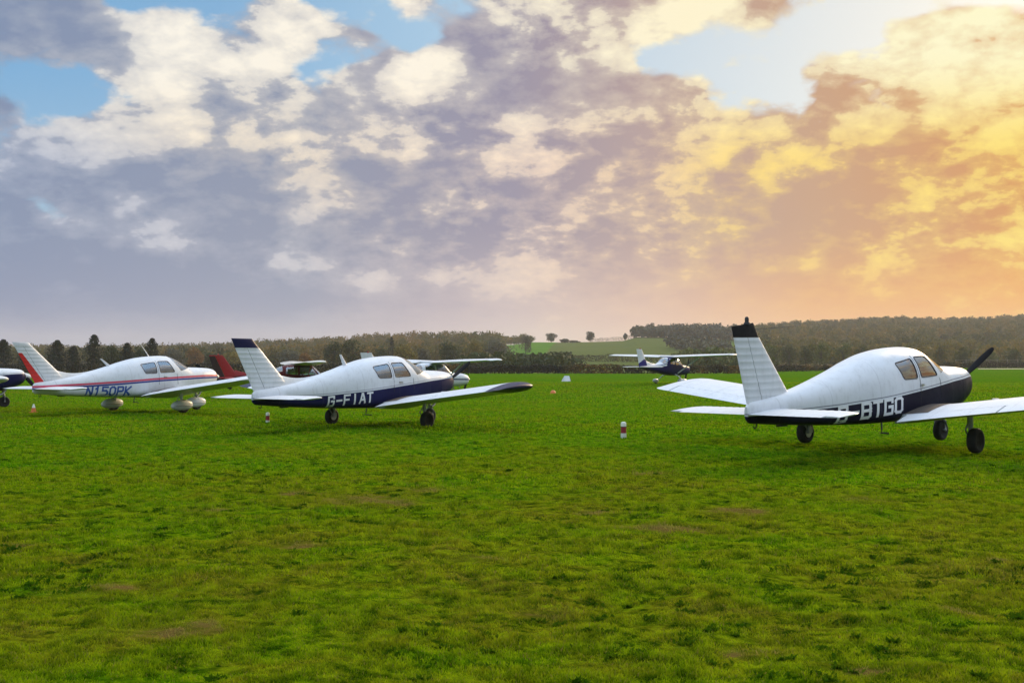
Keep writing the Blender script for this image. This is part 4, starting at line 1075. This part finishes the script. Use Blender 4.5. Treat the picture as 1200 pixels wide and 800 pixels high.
F_WOODR = foliage('woodland_leaves_brown', [(0, (0.033, 0.042, 0.008)), (0.35, (0.066, 0.074, 0.014)), (0.65, (0.108, 0.090, 0.020)), (1, (0.158, 0.114, 0.024))], 0.45)
BARK = plain('bark', (0.055, 0.044, 0.034), 0.9, dirt=0.5, scale=3)

def leaf_quads(C, N_, size, rng):
    """little leaf sprays at points C facing roughly N_"""
    n_ = len(C)
    d = N_ + rng.normal(0, 0.55, (n_, 3)); d /= np.linalg.norm(d, axis=1, keepdims=True) + 1e-9
    r = rng.normal(0, 1, (n_, 3)); u = np.cross(d, r); u /= np.linalg.norm(u, axis=1, keepdims=True) + 1e-9
    w = np.cross(d, u)
    s = size * rng.uniform(0.5, 1.3, (n_, 1)); a = s * rng.uniform(0.6, 1.0, (n_, 1))
    return np.stack([C - u * s - w * a * 0.4, C + u * s * 0.2 - w * a, C + u * s + w * a * 0.3, C - u * s * 0.3 + w * a], 1).reshape(-1, 3)
def crown_points(kind, rx, h0, h1, n_, rng):
    """points through an uneven crown between heights h0 and h1"""
    if kind == 'conifer':
        q = rng.random(n_) ** 0.8; th = rng.uniform(0, 2 * np.pi, n_)
        prof = rx * np.minimum(1.0, (1 - q) * 2.3 + 0.10) ** 0.70 * (0.78 + 0.42 * np.sin(th * 3 + q * 17 + rng.uniform(0, 6)) * np.sin(q * 23 + rng.uniform(0, 6)) + 0.12 * np.sin(th * 2 + q * 9)) * np.minimum(1, 0.65 + q * 3)
        r = prof * rng.uniform(0.55, 1.05, n_)
        C = np.stack([r * np.cos(th), r * np.sin(th), h0 + (h1 - h0) * q], -1)
        N_ = np.stack([np.cos(th), np.sin(th), 0.5 + 0 * th], -1)
        return C, N_
    k = 9 if kind == 'round' else 14
    hh = h1 - h0; cz = h0 + hh * 0.5
    lob = []
    for i in range(k):
        th = rng.uniform(0, 2 * np.pi); e = -0.95 + 1.9 * (i + rng.random()) / k; rr_ = math.sqrt(max(1 - e * e * 0.85, 0.05)) * rng.uniform(0.35, 0.70)
        s = rng.uniform(0.30, 0.46)
        lob.append((rr_ * rx * math.cos(th), rr_ * rx * math.sin(th), cz + e * hh * 0.5 * 0.66, s * rx, s * hh * 0.5 * 1.05))
    lob.append((0, 0, cz, rx * 0.6, hh * 0.42)); lob.append((rng.uniform(-.2, .2) * rx, 0, h1 - hh * 0.2, rx * 0.42, hh * 0.2))
    L = np.array(lob); wgt = L[:, 3] ** 2; idx = rng.choice(len(L), n_, p=wgt / wgt.sum())
    N_ = rng.normal(0, 1, (n_, 3)); N_ /= np.linalg.norm(N_, axis=1, keepdims=True)
    sh = rng.uniform(0.62, 1.08, (n_, 1))
    C = L[idx, :3] + N_ * sh * np.stack([L[idx, 3], L[idx, 3], L[idx, 4]], -1)
    return C, N_
def tree(name, label, px, topy, wpx, Y, kind, mat, seed, n_=1500, group=None, sink=0.0, cat='tree', low=0.16, leaf=None):
    x = at(px, Y); z0 = float(H(x, Y)) - 0.05
    ht = CAM_H + (HOR - topy) / F_PX * Y - z0; rx = wpx / F_PX * Y / 2
    rg = np.random.default_rng(seed)
    root = empty(name, (x, Y, z0), rg.uniform(0, 6))
    tag(root, label, cat, group)
    C, N_ = crown_points(kind, rx, ht * low, ht, n_, rg)
    size = leaf or max(0.10 * rx ** 0.6, 0.16)
    V = leaf_quads(C, N_, size, rg); F = np.arange(len(V)).reshape(-1, 4)
    clump = 0.5 + 0.28 * np.sin(C[:, 0] * 1.7 / max(rx * .35, .3) + 1) * np.sin(C[:, 1] * 1.5 / max(rx * .35, .3)) * np.sin(C[:, 2] * 1.9 / max(rx * .35, .3) + 2)
    ti = np.repeat(np.clip(clump + rg.normal(0, 0.22, len(C)), 0, 1), 4)
    cm = numpy_mesh('crown', V, [(4, F)], [('tint', 'POINT', ti)])
    link('crown', cm, root, mat, None, False)
    tr = max(0.035 * ht, 0.1); m = MB()
    m.tube([(0, 0, 0), (0.02 * ht * rg.uniform(-1, 1), 0, ht * 0.3), (0.03 * ht * rg.uniform(-1, 1), 0.02 * ht, ht * 0.6), (0, 0, ht * 0.86)], [tr, tr * 0.75, tr * 0.45, tr * 0.12], 9)
    if kind != 'conifer':
        for i in range(7):
            th = rg.uniform(0, 6.28); h_ = ht * rg.uniform(0.25, 0.6); L_ = rx * rg.uniform(0.5, 0.85)
            m.tube([(0, 0, h_), (L_ * 0.5 * math.cos(th), L_ * 0.5 * math.sin(th), h_ + ht * 0.10), (L_ * math.cos(th), L_ * math.sin(th), h_ + ht * rg.uniform(0.14, 0.28))], [tr * 0.42, tr * 0.26, tr * 0.08], 6)
    m.build('trunk', BARK, root)
    return root

CON = 'dark conifers along the left edge of the airfield'
for i, (px, ty, w, lb) in enumerate([
    (4, 398, 22, 'dark conifer at the left edge of the photo, behind the red rudder'),
    (67, 399, 24, 'dark pointed conifer just right of the white fin with the red rudder'),
    (86, 406, 16, 'short dark conifer between two taller pointed ones'),
    (110, 392.5, 22, 'tallest dark conifer behind the white aeroplane with blue letters'),
    (149, 402, 16, 'slim dark conifer right of the bushy olive tree'),
    (178, 396.5, 18, 'dark conifer behind the cabin and whip aerial of the white aeroplane'),
    (33, 408, 22, 'low dark conifer hidden behind the white fin with the red rudder')]):
    tree('conifer_tree', lb, px, ty, w * 1.12, 240 + 6 * (i % 3), 'conifer', F_CON, 100 + i, 2600, CON, low=0.02)
tree('bushy_tree', 'bushy olive tree between the tallest conifer and a slim one', 130, 403, 26, 262, 'round', F_DARK, 120, 1600, low=0.05)
tree('bushy_tree', 'low olive tree filling the gap left of the cabin top of the white aeroplane', 163, 406, 22, 268, 'round', F_DARK, 121, 1400, low=0.05)
MIDG = 'hedgerow trees between the airfield and the left-hand hills'
for i, (px, ty, w, Y, mt, kd, lb) in enumerate([
    (204, 407, 34, 420, F_GREY, 'wide', 'grey-green tree above the nose of the white aeroplane'),
    (229, 407, 26, 400, F_ORA, 'round', 'orange autumn tree between the white aeroplane and the red fin'),
    (246, 413, 22, 360, F_DARK, 'round', 'dark green tree just behind the dark rudder of the red aeroplane'),
    (272, 412, 36, 380, F_YEL, 'wide', 'yellowing tree right of the red fin'),
    (338, 409, 40, 400, F_GREY, 'wide', 'grey-green tree right of the navy-capped fin, above the red aeroplane'),
    (356, 413, 26, 350, F_ORA, 'round', 'rusty tree above the wing of the red aeroplane'),
    (391, 399, 34, 330, F_DARK, 'round', 'large dark green tree left above the white blade aerial'),
    (414, 397, 36, 335, F_DARK, 'wide', 'large dark green tree above the roof of the navy and white aeroplane'),
    (446, 407, 26, 360, F_DARK, 'round', 'dark tree left of the yellow-green bush above the high wing'),
    (473, 403, 36, 345, F_YEL, 'wide', 'yellow-green bushy tree above the root of the white high wing'),
    (459, 395, 10, 420, F_CON, 'conifer', 'thin dark spire of a tree poking above the woods on the left'),
    (498, 407, 24, 370, F_GREY, 'round', 'grey-green tree above the middle of the white high wing'),
    (525, 400, 34, 350, F_DARK, 'wide', 'broad dark green tree above the outer white high wing'),
    (556, 397, 26, 345, F_YEL, 'round', 'yellow autumn tree above the tip of the white high wing'),
    (584, 396, 42, 430, F_GREY, 'wide', 'broad hazy grey-green tree right of the yellow tree'),
    (616, 391, 17, 560, F_GREY, 'round', 'rounded hazy tree standing at the left end of the bright field'),
    (622, 415, 20, 300, F_DARK, 'round', 'dark bush in front of the bright green field'),
    (597, 416, 22, 290, F_GREEN, 'wide', 'green bush right of the high wing tip'),
    (655, 415, 16, 300, F_DARK, 'round', 'small dark bush below the clump on the field')]):
    tree('conifer_tree' if kd == 'conifer' else 'hedgerow_tree', lb, px, ty, w, Y, kd, mt, 200 + i, 1500, MIDG, low=0.06)
for i, (px, ty, w, Y, mt, lb, lo) in enumerate([
    (646, 390, 13.5, 880, F_GREY, 'lone round tree on the skyline at the right of the bright field', 0.08),
    (662, 397, 13, 820, F_GREY, 'left half of the low clump on the pale field, between two lone trees', 0.03),
    (673, 399, 16, 820, F_GREY, 'right half of the low clump on the pale field, between two lone trees', 0.03),
    (692.5, 388.5, 15, 860, F_GREY, 'lone tree with a see-through round crown on the skyline, right of the clump', 0.08),
    (733, 390.5, 6, 900, F_GREY, 'small upright tree on the skyline left of the wooded knoll', 0.05),
    (752, 381.5, 13, 900, F_DARK, 'pointed tree at the left end of the wooded knoll', 0.03)]):
    tree('field_tree', lb, px, ty, w, Y, 'round', mt, 300 + i, 1100, 'trees standing on the far fields', low=lo, leaf=0.42)
RG = 'trees behind the hedge on the right'
for i, (px, ty, w, Y, mt, lb) in enumerate([
    (866, 407, 24, 420, F_DARK, 'dark tree just left of the black-capped fin'),
    (906, 403, 22, 400, F_GREEN, 'green tree just right of the black-capped fin'),
    (925, 402, 22, 410, F_DARK, 'darker green tree second from the black-capped fin on the right'),
    (944, 404, 20, 390, F_DARK, 'low dark tree above the pale roofs'),
    (963, 399, 26, 400, F_GREEN, 'tall rounded green tree above the sloping back of the near aeroplane'),
    (988, 400, 26, 420, F_GREEN, 'green tree right of the tall rounded one, above the near fuselage'),
    (1010, 404, 22, 400, F_DARK, 'dark tree left of the near cabin roof'),
    (1034, 403, 24, 430, F_GREEN, 'green tree left above the near cabin roof'),
    (1130, 412, 20, 420, F_DARK, 'dark bush behind the black propeller blade'),
    (1160, 411, 26, 430, F_GREEN, 'olive bush right of the black propeller blade'),
    (1190, 409, 26, 440, F_DARK, 'dark bush at the right edge of the photo')]):
    tree('hedgerow_tree', lb, px, ty, w, Y, 'wide', mt, 400 + i, 1400, RG, low=0.05)

# woods that read as one mass
def woodland(name, label, cells, mat, seed, nq, leaf, bias):
    rg = np.random.default_rng(seed); Vs, Ts = [], []
    arche = []
    for k in range(10):
        C, N_ = crown_points('round' if k < 7 else 'wide', 1.0, 0.0, 1.0, nq, rg); arche.append((C, N_))
    for (px0, px1, y0, y1, sp, hmin, hmax) in cells:
        area = 0.5 * (px1 - px0) / F_PX * (y1 * y1 - y0 * y0); n_ = int(area / sp)
        Y = np.sqrt(rg.uniform(y0 * y0, y1 * y1, n_)); X_ = at(rg.uniform(px0, px1, n_), Y)
        Z = H(X_, Y)
        patch = vnoise(X_, Y, 70.0, 9) * 0.6 + vnoise(X_, Y, 25.0, 10) * 0.4
        for i in range(n_):
            C, N_ = arche[rg.integers(10)]
            rx = rg.uniform(4.0, 6.8); h_ = rg.uniform(hmin, hmax)
            a = rg.uniform(0, 6.28); ca, sa = math.cos(a), math.sin(a)
            P = np.stack([(C[:, 0] * ca - C[:, 1] * sa) * rx, (C[:, 0] * sa + C[:, 1] * ca) * rx, (C[:, 2] * 0.86 + 0.14) * h_ - 0.8], -1) + np.array([X_[i], Y[i], Z[i]])
            Vs.append(leaf_quads(P, N_, leaf, rg))
            ti = np.clip((patch[i] - 0.5) * 1.5 + 0.45 + bias + rg.normal(0, 0.21) + rg.normal(0, 0.04, len(C)), 0, 1)
            Ts.append(np.repeat(ti, 4))
    V = np.concatenate(Vs); F = np.arange(len(V)).reshape(-1, 4)
    me = numpy_mesh(name, V, [(4, F)], [('tint', 'POINT', np.concatenate(Ts))])
    o = link(name, me, None, mat, None, False)
    return tag(o, label, 'woodland', kind='stuff')
woodland('woodland', 'mixed autumn woods covering the low hills on the left', [(-260, 590, 470, 760, 190, 6, 11), (-260, 585, 760, 1130, 200, 7, 13), (560, 622, 900, 1040, 130, 6, 10)], F_WOOD, 21, 160, 0.66, 0.02)
woodland('woodland', 'small hazy wood on the knoll behind the blue and white aeroplane', [(742, 880, 850, 1040, 80, 8, 13), (786, 852, 560, 640, 90, 6, 9)], F_GREY, 22, 120, 0.9, 0.0)
woodland('woodland', 'brown autumn woods covering the long hill on the right', [(868, 1420, 470, 800, 170, 8, 12), (868, 1420, 800, 1560, 250, 9, 14)], F_WOODR, 23, 160, 0.74, 0.0)
woodland('woodland', 'low dark scrub between the hedge and the bright field in the middle', [(548, 664, 240, 400, 38, 3.5, 6.0)], F_DARK, 24, 150, 0.5, 0.0)
woodland('woodland', 'low trees at the foot of the hill between the pale field and the black fin cap', [(800, 890, 330, 470, 60, 4.5, 8.5)], F_GREEN, 25, 150, 0.6, 0.0)

# hedges
def hedge(label, px0, px1, Y0, Y1, h_, th, seed, dens, mat=F_HEDGE, cat='hedge'):
    rg = np.random.default_rng(seed)
    A = np.array([at(px0, Y0), Y0]); B = np.array([at(px1, Y1), Y1]); L = np.linalg.norm(B - A); dd = (B - A) / L; nn_ = np.array([-dd[1], dd[0]])
    n_ = int(L * dens); s = rg.uniform(0, L, n_); q = rg.random(n_) ** 0.8
    hv = h_ * (0.82 + 0.30 * vnoise(s, s * 0, 2.2, seed) + 0.14 * vnoise(s, s * 0, 0.7, seed + 1))
    w = rg.uniform(-1, 1, n_) * th / 2 * (1 - 0.35 * q)
    P2 = A + dd * s[:, None] + nn_ * w[:, None]
    z = H(P2[:, 0], P2[:, 1]) + q * hv
    C = np.stack([P2[:, 0], P2[:, 1], z], -1)
    N_ = np.stack([nn_[0] * np.sign(w) , nn_[1] * np.sign(w), 0.4 + q], -1)
    c0 = C.mean(0); c0[2] = float(H(c0[0], c0[1]))
    V = leaf_quads(C, N_, 0.16, rg) - c0
    pt = vnoise(s, q * 2, 3.0, seed + 5)
    ti = np.repeat(np.clip(0.15 + (pt - 0.45) * 1.6 + rg.normal(0, 0.16, n_), 0, 1), 4)
    me = numpy_mesh('hedge', V, [(4, np.arange(len(V)).reshape(-1, 4))], [('tint', 'POINT', ti)])
    o = link('hedge', me, None, mat, None, False); o.location = c0
    return tag(o, label, cat)
hedge('long dark trimmed hedge with rusty patches across the middle of the field edge', 520, 890, 204, 204, 1.50, 1.6, 31, 150)
hedge('dark hedge behind the red and the white high-wing aeroplanes', 180, 522, 214, 210, 1.7, 1.6, 32, 120)
hedge('dark hedge under the conifers at the left edge', -60, 182, 238, 222, 1.9, 1.8, 33, 100)
hedge('low brown hedge between the black-capped fin and the near cabin', 886, 1062, 240, 300, 1.5, 1.6, 34, 130)
hedge('brown hedge beyond the black propeller at the right edge', 1058, 1290, 320, 330, 1.7, 1.8, 35, 120)
hedge('thin dark hedge crossing the pale field behind the blue and white aeroplane', 655, 800, 440, 430, 2.6, 2.0, 36, 110)
hedge('hedge line running along the foot of the wooded knoll', 690, 800, 900, 870, 3.2, 2.5, 37, 60, F_GREY)

# ------------------------------------------------------------------ the aeroplanes
def bx(pts, W): return [(W - xa, z) for xa, z in pts]
def shift(pts, d): return [(x, z + d) for x, z in pts]
NAVY_LINE = bx([(0.0, 1.205), (0.6, 1.18), (1.4, 1.12), (2.6, 1.00), (3.7, 0.895), (4.8, 0.82), (5.8, 0.78), (7.2, 0.745)], W0)
ZERO = [(-5, 0.0), (4, 0.0)]
GREYL = (0.20, 0.21, 0.24)
L_NEAR = livery('white_over_black_navy', WHITE, [(GREYL, shift(NAVY_LINE, 0.028), shift(NAVY_LINE, 0.045)), ((0.010, 0.010, 0.026), None, NAVY_LINE)])
L_MID = livery('white_over_navy', WHITE, [((0.30, 0.31, 0.36), shift(NAVY_LINE, 0.030), shift(NAVY_LINE, 0.048)), ((0.012, 0.014, 0.060), None, NAVY_LINE)])
RED_LINE = bx([(0.0, 1.135), (1.0, 1.125), (2.0, 1.085), (3.0, 1.04), (4.2, 0.965), (5.4, 0.905), (6.4, 0.865), (7.2, 0.845)], W0)
L_RED = livery('white_with_red_and_blue_stripe', WHITE, [((0.55, 0.045, 0.10), shift(RED_LINE, -0.035), shift(RED_LINE, 0.022)), ((0.035, 0.045, 0.22), shift(RED_LINE, -0.095), shift(RED_LINE, -0.045))])

def place(X_, Y_): return (X_, Y_, float(H(X_, Y_, False)))
near_plane = low_wing('nearest white aeroplane with black lower half, black fin cap and letters G-BTGO', place(6.50, 19.42), R(42.25), L_NEAR, dict(
    prop=42, cap=1.94, cap_rise=0.06, cap_mat=M_BLACK, wire=True, beacon=True, spinner=M_BLACK,
    text=[('G-BTGO', -1, 4.88, 3.22, 0.545, 0.28, 0.066, M_WHITETX, 1.3, 0.0)]))
near_plane.rotation_euler = (0, R(-1.2), R(42.25)); near_plane.location.z += 0.03
low_wing('white aeroplane with navy lower half, navy wing tips and letters G-FIAT', place(-3.34, 27.76), R(54.0), L_MID, dict(
    fin=(5.62, 6.84, 6.46, 7.10, 6.78, 7.42), prop=34, dspan=-0.22, wshift=0.20, wing_mat=M_WINGTIP, cap=1.90, cap_mat=M_NAVY, tip=M_NAVY, dorsal=True, beacon=False, spinner=M_WHITE,
    aerials=[(3.95, 0.16, 0.26, 0.02, 'blade')],
    text=[('G-FIAT', -1, 4.87, 3.55, 0.54, 0.26, 0.066, M_WHITETX, 1.25, 0.0)]))
L_RUD = livery('white_rudder_with_red_edge', WHITE, [])
def _rud():
    t = NT(L_RUD.node_tree); b = L_RUD.node_tree.nodes['Principled BSDF']
    tc = t.node('ShaderNodeTexCoord'); x, y, z = t.sep(tc.outputs['Object'])
    # a red band along the trailing edge, narrowing to nothing near the top
    edge = t.math('ADD', W0 - 6.74, t.math('MULTIPLY', t.math('SUBTRACT', z, 0.93), -(7.48 - 6.74) / 1.17))
    wd = t.maprange(z, 0.95, 1.86, 0.30, 0.10)
    f = t.math('MULTIPLY', t.math('LESS_THAN', t.math('SUBTRACT', x, edge), wd), t.math('LESS_THAN', z, 1.80))
    old = b.inputs['Base Color'].links[0].from_socket
    t.l.new(t.mix(f, old, (0.55, 0.018, 0.015, 1)), b.inputs['Base Color'])
_rud()
low_wing('white aeroplane with red rudder, wheel fairings and blue letters N150PK', place(-11.4, 34.86), R(58.3), L_RED, dict(
    fin=(5.60, 6.98, 6.40, 7.22, 6.74, 7.48), prop=-25, wshift=0.20, cap=2.0, cap_mat=M_WHITE, dorsal=True, beacon=False, spats=True, spinner=M_WHITE, rudder=L_RUD,
    aerials=[(4.25, 0.30, 0.22, 0.02, 'blade'), (2.75, 0.36, 0.42, 0.02, 'whip')],
    text=[('N150PK', -1, 5.30, 3.86, 0.545, 0.29, 0.0, M_BLUETX, 1.35, 0.12)]))
low_wing('white and dark navy aeroplane cut off by the left edge, only its nose showing', place(-19.55, 38.3), R(42), L_MID, dict(
    prop=-20, cap=1.90, cap_mat=M_NAVY, dorsal=True, beacon=False, spinner=M_WHITE, text=[]))

RED_D = (0.085, 0.008, 0.010)
L_CRED = livery('dark_red_paint', RED_D, [((0.045, 0.012, 0.014), None, bx([(0, 1.05), (4, 1.05), (8.2, 1.22)], W1))])
M_CREDF = livery('fin_red', (0.30, 0.014, 0.016), [])
M_CREAM = plain('cream_wing', (0.60, 0.56, 0.48), 0.3, coat=0.3)
high_wing('dark red high-wing aeroplane half hidden behind the navy-capped fin', (-11.85, 62.0, -0.42), R(19.5), L_CRED, dict(
    prop=60, size=0.92, wing=M_CREAM, fin=M_CREDF, rudder=plain('dark_rudder', (0.03, 0.012, 0.012), 0.4), dorsal=M_CREDF, tailplane=M_CREDF, cowl=L_CRED, strut=M_REDPT, tip=M_CREAM))
L_CW = livery('white_high_wing_paint', WHITE, [((0.02, 0.03, 0.10), bx([(0, 1.04), (8.2, 1.20)], W1), bx([(0, 1.12), (8.2, 1.25)], W1))])
high_wing('white high-wing aeroplane behind the aeroplane lettered G-FIAT', place(-4.35, 60.0), R(45), L_CW, dict(prop=70, size=0.90, spats=True))
L_CB = livery('white_and_dark_blue_paint', WHITE, [((0.012, 0.012, 0.075), None, bx([(0.0, 2.3), (2.4, 2.3), (3.7, 2.15), (4.1, 1.9), (4.4, 1.40), (6.0, 1.30), (8.2, 1.28)], W1)), ((0.012, 0.012, 0.075), bx([(3.8, 1.62), (5.0, 1.44), (8.2, 1.34)], W1), bx([(3.8, 1.70), (5.0, 1.48), (8.2, 1.37)], W1))])
L_CBF = livery('white_fin_with_blue_base', WHITE, [((0.02, 0.02, 0.13), None, bx([(6.4, 2.05), (7.4, 1.86), (8.3, 1.58)], W1))])
high_wing('white and dark blue high-wing aeroplane on its own in the middle distance', place(11.2, 79.0), R(54), L_CB, dict(
    prop=80, size=0.90, spats=True, fin=L_CBF, dorsal=M_WHITE, cowl=L_CB, strut=M_WHITE))

# ------------------------------------------------------------------ field markers
M_MRED = plain('marker_red', (0.26, 0.012, 0.022), 0.5)
M_MWHITE = plain('marker_white', (0.68, 0.70, 0.60), 0.5)
M_MORANGE = plain('marker_orange', (0.60, 0.16, 0.03), 0.5)
def marker_post(label, px, base_y, h_, r_):
    Y = ground_y(base_y); x = at(px, Y)
    root = empty('marker_post', place(x, Y)); tag(root, label, 'marker post', 'red and white marker posts in the grass')
    MB().lathe([(0, -0.05), (r_ * 1.02, -0.05), (r_, 0.22 * h_), (0, 0.22 * h_)], (0, 0, 0), (0, 0, 1), 20).build('white_foot', M_MWHITE, root)
    MB().lathe([(0, 0.222 * h_), (r_, 0.222 * h_), (r_ * 0.98, 0.64 * h_), (0, 0.64 * h_)], (0, 0, 0), (0, 0, 1), 20).build('red_band', M_MRED, root)
    MB().lathe([(0, 0.642 * h_), (r_ * 0.97, 0.642 * h_), (r_ * 0.97, 0.68 * h_), (0, 0.68 * h_)], (0, 0, 0), (0, 0, 1), 20).build('joint_ring', M_DARK, root)
    MB().lathe([(0, 0.682 * h_), (r_ * 0.99, 0.682 * h_), (r_ * 0.96, 0.90 * h_), (r_ * 0.8, 0.965 * h_), (r_ * 0.45, 0.995 * h_), (0, h_)], (0, 0, 0), (0, 0, 1), 20).build('white_cap', M_MWHITE, root)
    return root
marker_post('red and white marker post on open grass left of the near aeroplane', 730.5, 510, 0.305, 0.058)
marker_post('red and white marker post under the tail of the navy and white aeroplane', 314, 493.5, 0.27, 0.050)
Y = ground_y(484); x = at(40, Y)
mc = empty('marker_cone', place(x, Y)); mc.scale = (0.78, 0.78, 0.9); tag(mc, 'small orange marker cone with white tip below the tail of the leftmost lettered aeroplane', 'marker cone')
MB().box((0, 0, 0.012), (0.26, 0.26, 0.03)).build('base', M_MORANGE, mc)
MB().lathe([(0, 0.02), (0.10, 0.02), (0.066, 0.17), (0, 0.17)], (0, 0, 0), (0, 0, 1), 20).build('cone_body', M_MORANGE, mc)
MB().lathe([(0, 0.172), (0.065, 0.172), (0.025, 0.29), (0.0, 0.30)], (0, 0, 0), (0, 0, 1), 20).build('white_tip', M_MWHITE, mc)
Y = ground_y(458.5); x = at(648, Y)
o = MB().lathe([(0, -0.02), (0.17, -0.02), (0.16, 0.05), (0.12, 0.13), (0.06, 0.18), (0.0, 0.19)], (0, 0, 0), (0, 0, 1), 20).build('ground_marker', M_MORANGE)
o.location = place(x, Y); tag(o, 'small orange dome marker on the grass in front of the white wedge board', 'ground marker')
Y = ground_y(448.2); x = at(663.5, Y)
wb = empty('marker_board', place(x, Y), R(28)); tag(wb, 'white wedge-shaped marker board with a dark end, far out on the grass', 'marker board')
MB().add([(-0.36, -0.28, -0.02), (0.30, -0.28, -0.02), (0.30, 0.28, -0.02), (-0.36, 0.28, -0.02), (-0.18, 0.0, 0.50), (0.30, 0.0, 0.50)], [(0, 1, 5, 4), (2, 3, 4, 5), (0, 4, 3), (3, 2, 1, 0), (1, 2, 5)]).build('board', plain('grey_white_board', (0.55, 0.57, 0.60), 0.5), wb)
MB().add([(0.304, -0.27, 0.0), (0.304, 0.27, 0.0), (0.304, 0.0, 0.49), (0.33, -0.27, 0.0), (0.33, 0.27, 0.0), (0.33, 0.0, 0.49)], [(0, 1, 2), (5, 4, 3), (0, 3, 4, 1), (1, 4, 5, 2), (2, 5, 3, 0)]).build('dark_end', M_DARK, wb)

# fence beyond the field on the right
fr = empty('rail_fence', (at(1120, 345), 345, float(H(at(1120, 345), 345)))); tag(fr, 'pale post and rail fence above the brown hedge at the right edge', 'fence')
M_POST = plain('weathered_wood', (0.20, 0.17, 0.13), 0.8)
fx0 = fr.location.x
for i in range(12):
    xx = i * 3.2; zz_ = float(H(fx0 + xx, 345)) - fr.location.z
    MB().box((xx, 0, zz_ + 1.35), (0.16, 0.16, 2.7)).build('post', M_POST, fr)
for k in (1.7, 2.4):
    MB().tube([(i * 3.2, -0.1, float(H(fx0 + i * 3.2, 345)) - fr.location.z + k) for i in range(12)], 0.06, 6).build('rail', M_POST, fr)
# pale worn strip on the far right of the field
vs = []
ks = 40
for i in range(ks + 1):
    px = 1146 + 150 * i / ks
    for Y_ in (270, 292):
        xx = at(px, Y_); vs.append((xx, Y_, float(H(xx, Y_)) + 0.03))
trk = MB().add(vs, [(2 * i, 2 * i + 1, 2 * i + 3, 2 * i + 2) for i in range(ks)]).build('track', plain('pale_track', (0.22, 0.19, 0.14), 0.9, dirt=0.4, scale=0.2), None, None, False)
tag(trk, 'pale worn track at the far right of the field', 'track', kind='structure')

# ------------------------------------------------------------------ haze
hz = bpy.data.materials.new('haze'); hz.use_nodes = True
t = NT(hz.node_tree)
for nd in list(t.n):
    if nd.type != 'OUTPUT_MATERIAL': t.n.remove(nd)
out = [x for x in t.n if x.type == 'OUTPUT_MATERIAL'][0]
pv = t.node('ShaderNodeVolumePrincipled')
pv.inputs['Color'].default_value = (0.88, 0.83, 0.80, 1); pv.inputs['Density'].default_value = 0.00015; pv.inputs['Anisotropy'].default_value = 0.2
t.l.new(pv.outputs[0], out.inputs['Volume'])
zlo = float(verts[:, 2].min()) - 1.0
hb = MB().box((0, 0, (zlo + 130.0) / 2), (9400, 9400, 130.0 - zlo)).build('haze', hz, None, None)
tag(hb, 'thin evening haze softening the far hills', 'haze', kind='stuff')
